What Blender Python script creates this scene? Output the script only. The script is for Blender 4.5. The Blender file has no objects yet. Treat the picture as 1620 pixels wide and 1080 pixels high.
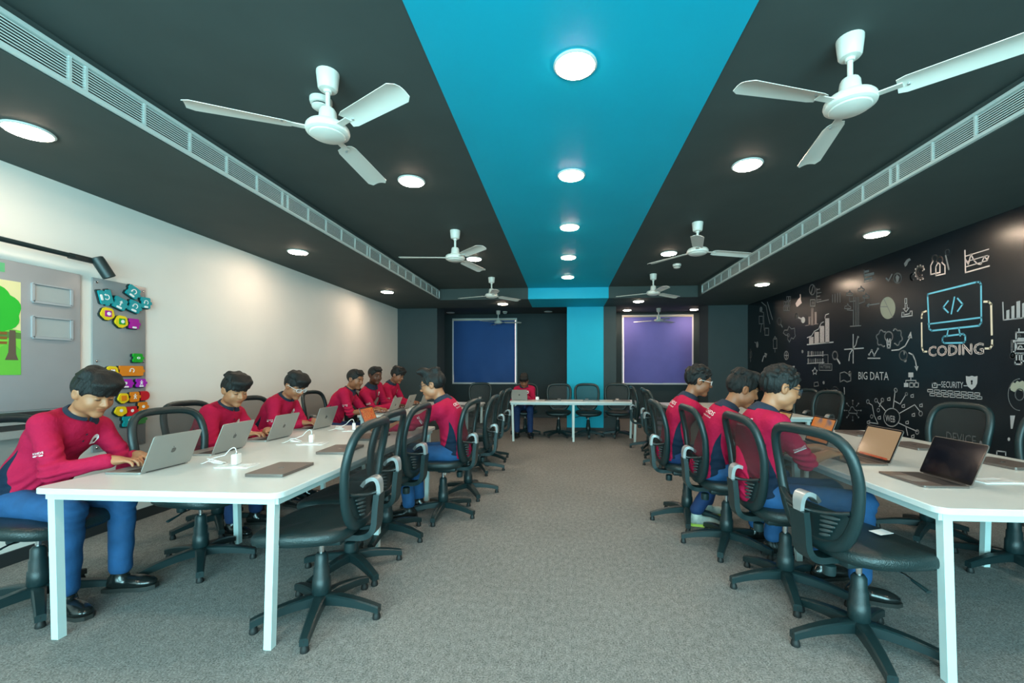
import bpy, bmesh, math, random
import numpy as np
from mathutils import Vector, Matrix, Euler
from mathutils.bvhtree import BVHTree
PI = math.pi
SC = bpy.context.scene
COL = SC.collection
rad = math.radians

# ------------------------------------------------------------------ camera, exposure, world, daylight
CAM_H = 1.30; FPX = 680.0; CX = 843.0; VX = 893.0; VY = 587.0      # measured on the 1620x1080 photograph
YAW = math.atan((VX - CX) / FPX)
cam_data = bpy.data.cameras.new('camera'); cam = bpy.data.objects.new('camera', cam_data); COL.objects.link(cam)
cam_data.sensor_width = 36; cam_data.lens = FPX / 1620 * 36
cam_data.shift_x = -(CX - 810) / 1620; cam_data.shift_y = (VY - 540) / 1620
cam_data.clip_start = 0.05
cam.location = (0, 0, CAM_H); cam.rotation_euler = (PI / 2, 0, YAW)
SC.camera = cam
SC.view_settings.view_transform = 'Standard'; SC.view_settings.look = 'None'
SC.view_settings.gamma = 1; SC.view_settings.use_curve_mapping = False
SC.view_settings.exposure = 1.3
world = bpy.data.worlds.new('world'); SC.world = world; world.use_nodes = True
world.node_tree.nodes['Background'].inputs[0].default_value = (0.62, 0.90, 0.95, 1)
world.node_tree.nodes['Background'].inputs[1].default_value = 1.0
LAMP = 46.0               # radiance of the round ceiling lamps
LAMP_COL = (1.0, 0.765, 0.565)
DAY = 260.0                # daylight through the glazed front behind the camera
dl = bpy.data.lights.new('daylight', 'AREA'); dl.shape = 'RECTANGLE'; dl.size = 6.4; dl.size_y = 2.2
dl.energy = DAY; dl.color = (0.42, 0.92, 1.0)
dlo = bpy.data.objects.new('daylight', dl); COL.objects.link(dlo)
dlo.location = (0, -2.9, 1.45); dlo.rotation_euler = (rad(90), 0, 0)   # shines towards +Y

_s, _c = math.sin(YAW), math.cos(YAW)
def at(x, y, z):                       # photo pixel -> world point on the horizontal plane z
    Zc = FPX * (CAM_H - z) / (y - VY); Xc = (x - CX) / FPX * Zc
    return (-Zc * _s + Xc * _c, Zc * _c + Xc * _s)
def on_x(x, y, X):                     # photo pixel -> (Y, Z) on the wall plane X
    r = (x - CX) / FPX; Zc = X / (-_s + r * _c)
    return Zc * (_c + r * _s), CAM_H - (y - VY) * Zc / FPX

# ------------------------------------------------------------------ materials
def lin(c):
    if isinstance(c, str):
        c = [int(c[i:i + 2], 16) / 255 for i in (0, 2, 4)]
        return tuple((v / 12.92 if v <= .04045 else ((v + .055) / 1.055) ** 2.4) for v in c)
    return tuple(c)
MATS = {}
def mat(name, col, rough=.5, metal=0, noise=0, nscale=30, bump=0, bscale=200, emit=0, alpha=1, sheen=0, coat=0, spec=.5, trans=0):
    if name in MATS: return MATS[name]
    m = bpy.data.materials.new(name); m.use_nodes = True
    nt = m.node_tree; b = nt.nodes['Principled BSDF']
    col = lin(col); b.inputs['Base Color'].default_value = (*col, 1)
    b.inputs['Roughness'].default_value = rough; b.inputs['Metallic'].default_value = metal
    b.inputs['Specular IOR Level'].default_value = spec
    if sheen: b.inputs['Sheen Weight'].default_value = sheen
    if coat: b.inputs['Coat Weight'].default_value = coat
    if trans: b.inputs['Transmission Weight'].default_value = trans
    if emit:
        b.inputs['Emission Color'].default_value = (*col, 1); b.inputs['Emission Strength'].default_value = emit
    if alpha < 1: b.inputs['Alpha'].default_value = alpha
    if noise or bump:
        tc = nt.nodes.new('ShaderNodeTexCoord')
    if noise:
        n = nt.nodes.new('ShaderNodeTexNoise'); n.inputs['Scale'].default_value = nscale; n.inputs['Detail'].default_value = 6
        nt.links.new(tc.outputs['Object'], n.inputs['Vector'])
        r = nt.nodes.new('ShaderNodeValToRGB')
        r.color_ramp.elements[0].position = .3; r.color_ramp.elements[1].position = .7
        r.color_ramp.elements[0].color = (*[max(0, v * (1 - noise)) for v in col], 1)
        r.color_ramp.elements[1].color = (*[min(1, v * (1 + noise)) for v in col], 1)
        nt.links.new(n.outputs['Fac'], r.inputs['Fac']); nt.links.new(r.outputs['Color'], b.inputs['Base Color'])
    if bump:
        n2 = nt.nodes.new('ShaderNodeTexNoise'); n2.inputs['Scale'].default_value = bscale; n2.inputs['Detail'].default_value = 3
        nt.links.new(tc.outputs['Object'], n2.inputs['Vector'])
        bp = nt.nodes.new('ShaderNodeBump'); bp.inputs['Strength'].default_value = bump; bp.inputs['Distance'].default_value = .01
        nt.links.new(n2.outputs['Fac'], bp.inputs['Height']); nt.links.new(bp.outputs['Normal'], b.inputs['Normal'])
    MATS[name] = m
    return m
M_ceil = mat('dark_ceiling_paint', (.056, .074, .072), .75, noise=.06, nscale=3, spec=.3)
M_blue = mat('cyan_paint', (.0, .42, .60), .6, noise=.03, nscale=2, spec=.35)
M_white_wall = mat('white_wall_paint', (.80, .77, .72), .55, noise=.02, nscale=2)
M_black_wall = mat('black_mural_wall', (.0080, .012, .016), .27, noise=.15, nscale=4, spec=.5)
M_grey_wall = mat('slate_wall_paint', (.040, .058, .062), .7, noise=.05, nscale=3, spec=.3)
M_lamp = mat('lamp_diffuser', LAMP_COL, emit=LAMP)
M_lamp_off = mat('lamp_diffuser_off', (.6, .6, .58), .4)
M_wmetal = mat('white_powder_coat', (.74, .78, .76), .4)
M_fan = mat('ivory_fan_enamel', (.74, .72, .66), .35)
M_table = mat('white_laminate', (.64, .68, .66), .28, noise=.02, nscale=8)
M_blk = mat('black_chair_plastic', (.008, .023, .025), .36, bump=.15, bscale=300)
M_seat = mat('black_leatherette', (.011, .024, .025), .34, bump=.3, bscale=160)
M_foot = mat('black_rubber', (.01, .012, .012), .6)
M_chrome = mat('chrome', (.75, .77, .78), .18, metal=1)
M_silver = mat('silver_plastic', (.55, .57, .57), .3, metal=.6)
M_skirt = mat('dark_baseboard', (.02, .024, .026), .5)
M_chalk = mat('chalk_white_paint', (.40, .41, .43), .8)
M_chalk2 = mat('grey_chalk_paint', (.17, .18, .19), .8)
M_chalkp = mat('pinkish_white_paint', (.68, .56, .54), .8)
M_cream = mat('cream_paint', (.75, .66, .52), .8)
M_cyanp = mat('pale_cyan_paint', (.13, .48, .66), .8)
M_mutedp = mat('olive_chalk_paint', (.33, .34, .27), .8)

# carpet: speckled grey pile with woven relief
def carpet():
    m = bpy.data.materials.new('grey_carpet'); m.use_nodes = True; nt = m.node_tree; b = nt.nodes['Principled BSDF']
    tc = nt.nodes.new('ShaderNodeTexCoord')
    def noise(s, d, sc=None):
        n = nt.nodes.new('ShaderNodeTexNoise'); n.inputs['Scale'].default_value = s; n.inputs['Detail'].default_value = d
        if sc:
            mp = nt.nodes.new('ShaderNodeMapping'); mp.inputs['Scale'].default_value = sc
            nt.links.new(tc.outputs['Object'], mp.inputs['Vector']); nt.links.new(mp.outputs['Vector'], n.inputs['Vector'])
        else: nt.links.new(tc.outputs['Object'], n.inputs['Vector'])
        return n
    n1 = noise(130, 4); n2 = noise(1.2, 3); n3 = noise(38, 4, (1, .6, 1))
    r = nt.nodes.new('ShaderNodeValToRGB'); r.color_ramp.elements[0].position = .32; r.color_ramp.elements[1].position = .72
    r.color_ramp.elements[0].color = (.092, .096, .092, 1); r.color_ramp.elements[1].color = (.41, .41, .39, 1)
    a = nt.nodes.new('ShaderNodeMath'); a.operation = 'MULTIPLY_ADD'; a.inputs[1].default_value = .72
    nt.links.new(n1.outputs['Fac'], a.inputs[0])
    a2 = nt.nodes.new('ShaderNodeMath'); a2.operation = 'MULTIPLY'; a2.inputs[1].default_value = .28
    nt.links.new(n3.outputs['Fac'], a2.inputs[0]); nt.links.new(a2.outputs[0], a.inputs[2])
    nt.links.new(a.outputs[0], r.inputs['Fac'])
    mx = nt.nodes.new('ShaderNodeMix'); mx.data_type = 'RGBA'; mx.blend_type = 'MULTIPLY'; mx.inputs[0].default_value = .25
    nt.links.new(r.outputs['Color'], mx.inputs[6]); nt.links.new(n2.outputs['Fac'], mx.inputs[7])
    nt.links.new(mx.outputs[2], b.inputs['Base Color']); b.inputs['Roughness'].default_value = .95
    b.inputs['Specular IOR Level'].default_value = .15
    bp = nt.nodes.new('ShaderNodeBump'); bp.inputs['Strength'].default_value = .5; bp.inputs['Distance'].default_value = .006
    nt.links.new(n1.outputs['Fac'], bp.inputs['Height']); nt.links.new(bp.outputs['Normal'], b.inputs['Normal'])
    return m
M_carpet = carpet()
def mesh_cloth():                      # see-through woven back of the chairs
    m = bpy.data.materials.new('black_back_mesh'); m.use_nodes = True; nt = m.node_tree
    out = nt.nodes['Material Output']; b = nt.nodes['Principled BSDF']
    b.inputs['Base Color'].default_value = (.014, .022, .023, 1); b.inputs['Roughness'].default_value = .6
    t = nt.nodes.new('ShaderNodeBsdfTransparent'); mx = nt.nodes.new('ShaderNodeMixShader'); mx.inputs[0].default_value = .62
    nt.links.new(t.outputs[0], mx.inputs[1]); nt.links.new(b.outputs[0], mx.inputs[2]); nt.links.new(mx.outputs[0], out.inputs[0])
    return m
M_mesh = mesh_cloth()

# ------------------------------------------------------------------ mesh helpers
class MB:
    def __init__(s): s.v = []; s.f = []
    def add(s, v, f):
        o = len(s.v); s.v += [tuple(map(float, p)) for p in v]; s.f += [tuple(i + o for i in q) for q in f]; return s
    def box(s, c, d, R=None):
        x, y, z = d[0] / 2, d[1] / 2, d[2] / 2
        P = [Vector((sx * x, sy * y, sz * z)) for sz in (-1, 1) for sx, sy in ((-1, -1), (1, -1), (1, 1), (-1, 1))]
        if R is not None: P = [R @ p for p in P]
        P = [p + Vector(c) for p in P]
        return s.add(P, [(3, 2, 1, 0), (4, 5, 6, 7), (0, 1, 5, 4), (1, 2, 6, 5), (2, 3, 7, 6), (3, 0, 4, 7)])
    def rbox(s, c, d, r=.005, R=None, seg=2):           # box with rounded edges
        bm = bmesh.new(); bmesh.ops.create_cube(bm, size=1)
        for v in bm.verts: v.co = Vector((v.co.x * d[0], v.co.y * d[1], v.co.z * d[2]))
        bmesh.ops.bevel(bm, geom=bm.edges[:], offset=min(r, min(d) * .49), segments=seg, affect='EDGES', profile=.5)
        bm.verts.ensure_lookup_table()
        V = [(R @ v.co if R is not None else v.co.copy()) + Vector(c) for v in bm.verts]
        F = [[v.index for v in f.verts] for f in bm.faces]; bm.free()
        return s.add(V, F)
    def tube(s, path, r, n=8, closed=False, caps=True, flat=None, up=None):
        P = [Vector(p) for p in path]; N = len(P)
        rr = r if isinstance(r, (list, tuple)) else [r] * N
        rings = []; ref = Vector(up) if up else None
        for i, p in enumerate(P):
            if closed: t = P[(i + 1) % N] - P[i - 1]
            else: t = P[min(i + 1, N - 1)] - P[max(i - 1, 0)]
            t.normalize()
            if ref is None: ref = Vector((0, 0, 1)) if abs(t.z) < .9 else Vector((1, 0, 0))
            a = t.cross(ref)
            if a.length < 1e-5: a = t.orthogonal()
            a.normalize(); b = a.cross(t).normalized()
            if up is None: ref = b
            fa, fb = flat if flat else (1, 1)
            rings.append([p + a * (math.cos(k * 2 * PI / n) * rr[i] * fa) + b * (math.sin(k * 2 * PI / n) * rr[i] * fb) for k in range(n)])
        V = [q for ring in rings for q in ring]; F = []
        for i in range(N if closed else N - 1):
            j = (i + 1) % N
            for k in range(n):
                k2 = (k + 1) % n
                F.append((i * n + k, i * n + k2, j * n + k2, j * n + k))
        if caps and not closed:
            F.append(tuple(range(n - 1, -1, -1))); F.append(tuple((N - 1) * n + k for k in range(n)))
        return s.add(V, F)
    def lathe(s, prof, n=24, M=None, cap=True):          # prof: (radius, z)
        V = []; F = []
        for r, z in prof:
            for k in range(n):
                p = Vector((r * math.cos(2 * PI * k / n), r * math.sin(2 * PI * k / n), z)); V.append(M @ p if M else p)
        for i in range(len(prof) - 1):
            for k in range(n):
                k2 = (k + 1) % n; F.append((i * n + k, i * n + k2, (i + 1) * n + k2, (i + 1) * n + k))
        if cap:
            F.append(tuple(range(n - 1, -1, -1))); F.append(tuple((len(prof) - 1) * n + k for k in range(n)))
        return s.add(V, F)
    def prism(s, poly, z0, z1, M=None):                  # polygon in xy extruded in z
        n = len(poly); V = [Vector((x, y, z)) for z in (z0, z1) for x, y in poly]
        if M: V = [M @ p for p in V]
        F = [tuple(range(n - 1, -1, -1)), tuple(range(n, 2 * n))] + [(i, (i + 1) % n, n + (i + 1) % n, n + i) for i in range(n)]
        return s.add(V, F)
    def mesh(s, name, m, smooth=40):
        me = bpy.data.meshes.new(name); me.from_pydata(s.v, [], s.f); me.update()
        for mm in (m if isinstance(m, (list, tuple)) else [m]): me.materials.append(mm)
        if smooth:
            me.shade_smooth()
            if smooth < 180: me.set_sharp_from_angle(angle=rad(smooth))
        return me
    def build(s, name, m, parent=None, smooth=40, loc=None, rot=None):
        return obj(name, s.mesh(name, m, smooth), parent, loc, rot)
def obj(name, me, parent=None, loc=None, rot=None):
    o = bpy.data.objects.new(name, me); COL.objects.link(o)
    if parent is not None: o.parent = parent
    if loc is not None: o.location = loc
    if rot is not None: o.rotation_euler = rot
    return o
def tag(o, label=None, cat=None, group=None, kind=None):
    if label: o['label'] = label
    if cat: o['category'] = cat
    if group: o['group'] = group
    if kind: o['kind'] = kind
    return o
def empty(name, loc=(0, 0, 0), rz=0, label=None, cat=None, group=None):
    o = bpy.data.objects.new(name, None); COL.objects.link(o); o.empty_display_size = .1
    o.location = loc; o.rotation_euler = (0, 0, rz)
    return tag(o, label, cat, group)
KIDS = {}
def copy_tree(o, parent=None):
    c = o.copy(); COL.objects.link(c); c.parent = parent
    for ch in o.children: copy_tree(ch, c)
    return c
def struct(name, mb, m, parent=None, smooth=0):
    o = mb.build(name, m, parent, smooth)
    o['kind'] = 'structure'
    return o
def rrect(w, d, r, n=5, cx=0, cy=0):
    P = []
    for sx, sy, a0 in ((1, 1, 0), (-1, 1, 90), (-1, -1, 180), (1, -1, 270)):
        for k in range(n + 1):
            a = rad(a0 + 90 * k / n)
            P.append((cx + sx * (w / 2 - r) + r * math.cos(a), cy + sy * (d / 2 - r) + r * math.sin(a)))
    return P
def bez(p0, p1, p2, n=8):
    return [tuple((1 - t) ** 2 * a + 2 * t * (1 - t) * b + t * t * c for a, b, c in zip(p0, p1, p2)) for t in [i / n for i in range(n + 1)]]

# ------------------------------------------------------------------ room shell
XL, XR, YB, YF = -3.72, 3.85, 12.0, -3.0
ZC, ZS = 2.91, 2.695                 # main ceiling, soffits and beam
SXL, SXR = -2.44, 2.50               # soffit faces
BY0, BY1 = 8.28, 9.36                # transverse beam
STX0, STX1 = -.70, .84               # cyan strip
TH = .741                            # table top height
struct('floor', MB().box(((XL + XR) / 2, (YB + YF) / 2, -.05), (XR - XL + .4, YB - YF + .4, .1)), M_carpet)
struct('ceiling', MB().box(((XL + XR) / 2, (YB + YF) / 2, ZC + .10), (XR - XL + .4, YB - YF + .4, .2)), M_ceil)
struct('ceiling_strip', MB().box(((STX0 + STX1) / 2, (BY0 + YF) / 2, ZC - .001), (STX1 - STX0, BY0 - YF, .010)), M_blue)
struct('ceiling_soffit_left', MB().box(((XL + SXL) / 2, (BY0 + YF) / 2, (ZS + ZC) / 2), (SXL - XL, BY0 - YF, ZC - ZS)), M_ceil)
struct('ceiling_soffit_right', MB().box(((XR + SXR) / 2, (BY0 + YF) / 2, (ZS + ZC) / 2), (XR - SXR, BY0 - YF, ZC - ZS)), M_ceil)
yb = (BY0 + BY1) / 2
struct('ceiling_beam_left', MB().box(((XL + STX0) / 2, yb, (ZS + ZC) / 2), (STX0 - XL, BY1 - BY0, ZC - ZS)), M_ceil)
struct('ceiling_beam_right', MB().box(((XR + STX1) / 2, yb, (ZS + ZC) / 2), (XR - STX1, BY1 - BY0, ZC - ZS)), M_ceil)
struct('ceiling_beam_middle', MB().box(((STX0 + STX1) / 2, yb, (ZS + ZC) / 2 - .001), (STX1 - STX0, BY1 - BY0 + .004, ZC - ZS + .002)), M_blue)
wl = struct('wall_left', MB().box((XL - .05, (YB + YF) / 2, ZC / 2), (.1, YB - YF, ZC)), M_white_wall)
wr = struct('wall_right', MB().box((XR + .05, (YB + YF) / 2, ZC / 2), (.1, YB - YF, ZC)), M_black_wall)
# back wall with two window openings
WINL = (-3.17, -1.33, .94, 2.79); WINR = (1.58, 3.50, .935, 2.845)
bw = MB()
xs = [XL, WINL[0], WINL[1], WINR[0], WINR[1], XR]
for i in range(5):
    x0, x1 = xs[i], xs[i + 1]
    if i in (1, 3):
        w_ = WINL if i == 1 else WINR
        bw.box(((x0 + x1) / 2, YB + .1, w_[2] / 2), (x1 - x0, .2, w_[2])); bw.box(((x0 + x1) / 2, YB + .1, (w_[3] + ZC) / 2), (x1 - x0, .2, ZC - w_[3]))
    else: bw.box(((x0 + x1) / 2, YB + .1, ZC / 2), (x1 - x0, .2, ZC))
struct('wall_back', bw, M_grey_wall)
PY0 = 9.36
struct('wall_pilaster_left', MB().box(((XL - 2.82) / 2, PY0 + .3, ZC / 2), (-2.82 - XL, .6, ZC)), M_grey_wall)
struct('wall_pilaster_right', MB().box(((XR + 3.04) / 2, PY0 + .3, ZC / 2), (XR - 3.04, .6, ZC)), M_grey_wall)
struct('wall_pillar_blue', MB().box(((.055 + STX1) / 2, PY0 + .3, ZC / 2), (STX1 - .055, .6, ZC)), M_blue)
struct('wall_pillar_grey', MB().box(((1.11 + STX1) / 2, PY0 + .3, ZC / 2), (1.11 - STX1, .6, ZC)), M_grey_wall)
struct('baseboard_pillar', MB().box(((.055 + 1.11) / 2, PY0 - .006, .04), (1.07, .014, .08)), M_skirt)
struct('baseboard_left', MB().box((XL + .008, (PY0 + YF) / 2, .045), (.016, PY0 - YF, .09)), M_skirt)
struct('baseboard_right', MB().box((XR - .008, (PY0 + YF) / 2, .045), (.016, PY0 - YF, .09)), M_skirt)
struct('baseboard_back', MB().box(((XL + XR) / 2, YB - .008, .045), (XR - XL, .016, .09)), M_skirt)
# front wall behind the camera: piers, sill and head around one wide glazed opening
fw = MB()
fw.box((XL + .2, YF - .06, ZC / 2), (.4, .12, ZC)); fw.box((XR - .2, YF - .06, ZC / 2), (.4, .12, ZC))
fw.box((0, YF - .06, .15), (XR - XL, .12, .3)); fw.box((0, YF - .06, (2.6 + ZC) / 2), (XR - XL, .12, ZC - 2.6))
struct('wall_front', fw, M_white_wall)
wf = MB()
for x in (-3.3, -1.1, 1.1, 3.4): wf.box((x, YF - .06, 1.45), (.06, .06, 2.3))
struct('window_3', wf, M_wmetal)
# ------------------------------------------------------------------ windows with roller blinds
M_blinds = [mat('blind_cloth_shaded', (.018, .085, .30), .7, noise=.06, nscale=2, bump=.1, bscale=6), mat('blind_cloth_lamplit', (.17, .155, .52), .7, noise=.06, nscale=2, bump=.1, bscale=6)]  # shade of the unlit left bay and right lamplight put into the cloth colours
M_pane = mat('bright_daylight_glass', (1.0, .80, .62), emit=1.5)
for i, (W, lab) in enumerate(((WINL, 'roller blind drawn down over the left back window, tinted deep blue for the unlit bay'), (WINR, 'roller blind drawn down over the right back window, tinted lighter violet for the lamplight'))):
    x0, x1, z0, z1 = W; xc, zc = (x0 + x1) / 2, (z0 + z1) / 2
    fr = MB()
    fr.box((x0 + .02, YB + .03, zc), (.04, .10, z1 - z0)); fr.box((x1 - .02, YB + .03, zc), (.04, .10, z1 - z0))
    fr.box((xc, YB + .03, z0 + .02), (x1 - x0 - .08, .10, .04)); fr.box((xc, YB + .03, z1 - .025), (x1 - x0 - .08, .10, .05))
    fr.box((xc, YB + .05, zc), (.03, .03, z1 - z0 - .1))
    w_ = struct('window_%d' % (i + 1), fr, mat('white_window_frame', (.75, .74, .72), .4))
    MB().box((xc, YB + .09, zc), (x1 - x0 - .06, .01, z1 - z0 - .06)).build('pane', M_pane, w_, 0)
    b = empty('roller_blind', (xc, YB - .04, z1 - .03), 0, lab, 'blind', 'roller blinds on the back windows')
    bw_, bh = x1 - x0 - .09, z1 - z0 - .10
    nx, nz = 24, 20; V = []; Fc = []
    for side in (0, 1):
        for a in range(nx + 1):
            for k in range(nz + 1):
                u = a / nx - .5; v = k / nz
                y = .012 * math.sin(u * 9 + v * 5) * v + .008 * math.sin(u * 21 - v * 8) * v * v
                V.append((u * bw_, y + side * .003, -v * bh - .03))
    n1 = (nx + 1) * (nz + 1)
    for a in range(nx):
        for k in range(nz):
            q = [a * (nz + 1) + k, (a + 1) * (nz + 1) + k, (a + 1) * (nz + 1) + k + 1, a * (nz + 1) + k + 1]
            Fc.append(q[::-1]); Fc.append([n1 + t for t in q])
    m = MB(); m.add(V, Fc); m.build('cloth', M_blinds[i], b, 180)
    MB().tube([(-bw_ / 2 - .02, .0, -.015), (bw_ / 2 + .02, .0, -.015)], .022, 10).build('roller', mat('cream_blind_rail', (.80, .68, .55), .5), b)
    MB().box((0, 0, -bh - .04), (bw_ + .01, .016, .028)).build('bottom_bar', mat('white_window_frame', 0), b, 0)

# ------------------------------------------------------------------ air grilles along both soffits
M_grille = mat('grille_enamel', (.62, .70, .68), .4)
M_void = mat('duct_dark', (.01, .013, .013), .8)
def grille(X, y0, y1, doubles, lab, sgn):
    g = empty('air_grille', (X, y0, 2.70), 0, lab, 'air vent', 'linear air grilles on the soffits')
    hgt = .165; L = y1 - y0; d = .012 * sgn
    MB().box((d * .1, L / 2, hgt / 2), (.004, L, hgt)).build('backing', M_void, g, 0)
    f = MB()
    f.box((d, L / 2, .010), (.03, L, .020)); f.box((d, L / 2, hgt - .010), (.03, L, .020))
    f.box((d, .008, hgt / 2), (.03, .016, hgt)); f.box((d, L - .008, hgt / 2), (.03, .016, hgt))
    f.build('frame', M_grille, g, 0)
    me = MB().box((0, 0, 0), (.020, .013, hgt - .04)).mesh('mullion', M_grille, 0)
    pos = []
    for a in doubles:
        pos += [a, a + .072] + [a + .072 + .305 * k for k in range(1, 5)]
    for p in pos:
        if y0 + .03 < p < y1 - .03: obj('mullion', me, g, (d * .8, p - y0, hgt / 2))
    ns = 9
    me = MB().box((0, 0, 0), (.022, L - .03, .0055), Matrix.Rotation(rad(25 * sgn), 3, 'Y')).mesh('slat', M_grille, 0)
    for k in range(ns):
        obj('slat', me, g, (d * .7, L / 2, .02 + (hgt - .04) * (k + .5) / ns))
grille(SXL, -1.2, 8.19, [-2.86, -1.26, .34, 1.94, 3.54, 5.14, 6.74], 'long white air grille on the left soffit above the white wall', 1)
grille(SXR, -1.2, 7.98, [-1.39, .21, 1.81, 3.41, 5.03, 6.66], 'long white air grille on the right soffit above the black wall', -1)

# ------------------------------------------------------------------ round ceiling lamps
lamp_ring = MB().lathe([(.100, 0), (.112, 0), (.114, -.006), (.104, -.012), (.100, -.010)], 32, cap=False).mesh('trim_ring', M_wmetal, 60)
_pr = [(.0995, 0), (.0995, -.010), (.096, -.016), (.085, -.019), (.05, -.021), (.001, -.0215)]
lamp_on = MB().lathe(_pr, 32).mesh('diffuser', M_lamp, 60)
lamp_off = MB().lathe(_pr, 32).mesh('diffuser', M_lamp_off, 60)
def lamp(x, y, z, lab, grp, on=True):
    e = empty('ceiling_lamp', (x, y, z), 0, lab, 'ceiling lamp', grp)
    obj('trim_ring', lamp_ring, e); obj('diffuser', lamp_on if on else lamp_off, e)
ordn = ['nearest', 'second nearest', 'third', 'fourth', 'farthest']
for k in range(5): lamp(.056, 2.26 + 1.266 * k, ZC - .006, 'round lit lamp on the cyan ceiling strip, %s of five from the camera' % ordn[k], 'lamps on the cyan strip')
for k in range(3): lamp(.056, 2.26 - 1.266 * (k + 1), ZC - .006, 'round lit lamp on the cyan strip out of view, %s behind the first' % ('one', 'two', 'three')[k], 'lamps on the cyan strip behind the camera')
for k in range(2):
    wh = ('nearer', 'farther')[k]
    lamp(-1.29, 3.55 + 2.52 * k, ZC, 'lit round lamp on dark ceiling left of the cyan strip, %s of two' % wh, 'lamps on the dark ceiling')
    lamp(1.42, 3.46 + 2.52 * k, ZC, 'lit round lamp on dark ceiling right of the cyan strip, %s of two' % wh, 'lamps on the dark ceiling')
for x in (-1.29, 1.42):
    for y in (1.03, -1.49): lamp(x, y, ZC, 'lit round lamp on dark ceiling out of view, %s, %s the camera' % ('left' if x < 0 else 'right', 'above' if y > 0 else 'behind'), 'lamps on the dark ceiling behind the camera')
for k in range(3):
    wh = ('nearest', 'middle', 'farthest')[k]
    lamp(-3.10, 2.27 + 2.53 * k, ZS, 'lit round lamp on the left soffit above the white wall, %s of three' % wh, 'lamps on the soffits')
for k in range(3):
    wh = ('nearest', 'middle', 'farthest')[k]
    lamp(3.16, 2.08 + 2.53 * k, ZS, 'lit round lamp on the right soffit above the black wall, %s of three' % wh, 'lamps on the soffits')
for y in (-.26, -2.4):
    lamp(-3.10, y, ZS, 'lit lamp out of view on the left soffit, %s behind the camera' % ('just' if y > -1 else 'far'), 'soffit lamps behind the camera'); lamp(3.16, y, ZS, 'lit lamp out of view on the right soffit, %s behind the camera' % ('just' if y > -1 else 'far'), 'soffit lamps behind the camera')
lamp(-1.27, 8.80, ZS, 'lit round lamp under the dark back beam before the left back blind', 'lamps under the back beam')
lamp(1.47, 8.68, ZS, 'lit round lamp under the dark back beam right of the blue pillar', 'lamps under the back beam')
lamp(1.64, 11.45, ZC, 'lit round lamp above the left end of the right back blind', 'lamps in the back bay')
lamp(3.36, 11.45, ZC, 'lit round lamp above the right end of the right back blind', 'lamps in the back bay')
lamp(-3.12, 11.6, ZC, 'unlit round lamp above the left end of the left back blind', 'unlit lamps in the back bay', False)
lamp(-.44, 11.6, ZC, 'unlit round lamp on the dark ceiling left of the blue pillar', 'unlit lamps in the back bay', False)

# ------------------------------------------------------------------ ceiling fans
def fan_blade_mesh():
    n = 14; V = []; L0, L1 = .175, .625
    top = []
    for i in range(n + 1):
        t = i / n; x = L0 + (L1 - L0) * t
        w = .052 + .012 * t
        if t > .93: w *= math.sqrt(max(.05, 1 - ((t - .93) / .07) ** 2 * .55))
        if t < .05: w *= .82 + .18 * t / .05
        for k in range(7):
            u = k / 6 * 2 - 1
            y = u * w; z = .010 * math.cos(u * PI / 2) - .012 * t
            tw = -rad(13 - 5 * t)
            V.append((x, y * math.cos(tw), z + y * math.sin(tw)))
    F = []
    N = len(V); V2 = [(x, y, z - .003) for x, y, z in V]
    for i in range(n):
        for k in range(6):
            q = (i * 7 + k, (i + 1) * 7 + k, (i + 1) * 7 + k + 1, i * 7 + k + 1)
            F.append(q); F.append(tuple(N + j for j in q[::-1]))
    edge = [k for k in range(7)] + [i * 7 + 6 for i in range(1, n + 1)] + [n * 7 + k for k in range(5, -1, -1)] + [i * 7 for i in range(n - 1, 0, -1)]
    for a, b in zip(edge, edge[1:] + edge[:1]): F.append((b, a, N + a, N + b))
    m = MB(); m.add(V + V2, F)
    return m.mesh('blade', M_fan, 50)
FAN = None
def fan(x, y, a0, lab, drop=.315, z=ZC):
    global FAN
    if FAN is None:
        f = empty('ceiling_fan', (0, 0, 0))
        MB().lathe([(.058, 0), (.058, -.012), (.050, -.085), (.044, -.093), (.022, -.097), (.020, -.11)], 24).build('canopy', M_fan, f)
        MB().tube([(0, 0, -.09), (0, 0, -drop + .06)], .0125, 12).build('down_rod', M_fan, f)
        MB().lathe([(.018, -drop + .125), (.036, -drop + .118), (.043, -drop + .105), (.048, -drop + .06), (.052, -drop + .035)], 24).build('lower_cup', M_fan, f)
        MB().lathe([(.05, -drop + .040), (.098, -drop + .030), (.108, -drop + .018), (.112, -drop + .002), (.108, -drop - .012), (.096, -drop - .020), (.09, -drop - .021), (.086, -drop - .027), (.06, -drop - .036), (.001, -drop - .040)], 32).build('motor', M_fan, f, 30)
        me = fan_blade_mesh()
        arm = MB().box((.14, 0, .0), (.11, .035, .005)).mesh('blade_bracket', M_fan, 0)
        for k in range(3):
            b = obj('blade', me, f, (0, 0, -drop), (0, 0, rad(120 * k)))
            obj('blade_bracket', arm, b)
            b2 = MB().lathe([(.006, -.004), (.006, .006)], 8); bb = b2.build('rivet', M_silver, b); bb.location = (.215, .012, 0)
        FAN = f; f['label'] = lab
    else: f = copy_tree(FAN); f['label'] = lab
    f.location = (x, y, z); f.rotation_euler = (0, 0, rad(a0)); f['category'] = 'ceiling fan'; f['group'] = 'white three-blade ceiling fans'
fan(-1.275, 2.235, 89, 'ivory three-blade ceiling fan nearest the camera, left of the cyan strip')
fan(1.38, 2.19, 78, 'ivory three-blade ceiling fan nearest the camera, right of the cyan strip')
fan(-1.25, 4.85, 71, 'ivory ceiling fan over the left tables, second of its row')
fan(1.44, 4.78, 13, 'ivory ceiling fan over the right tables, second of its row')
fan(-1.25, 7.32, 46, 'ivory ceiling fan just before the back beam, left of the cyan strip')
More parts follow.
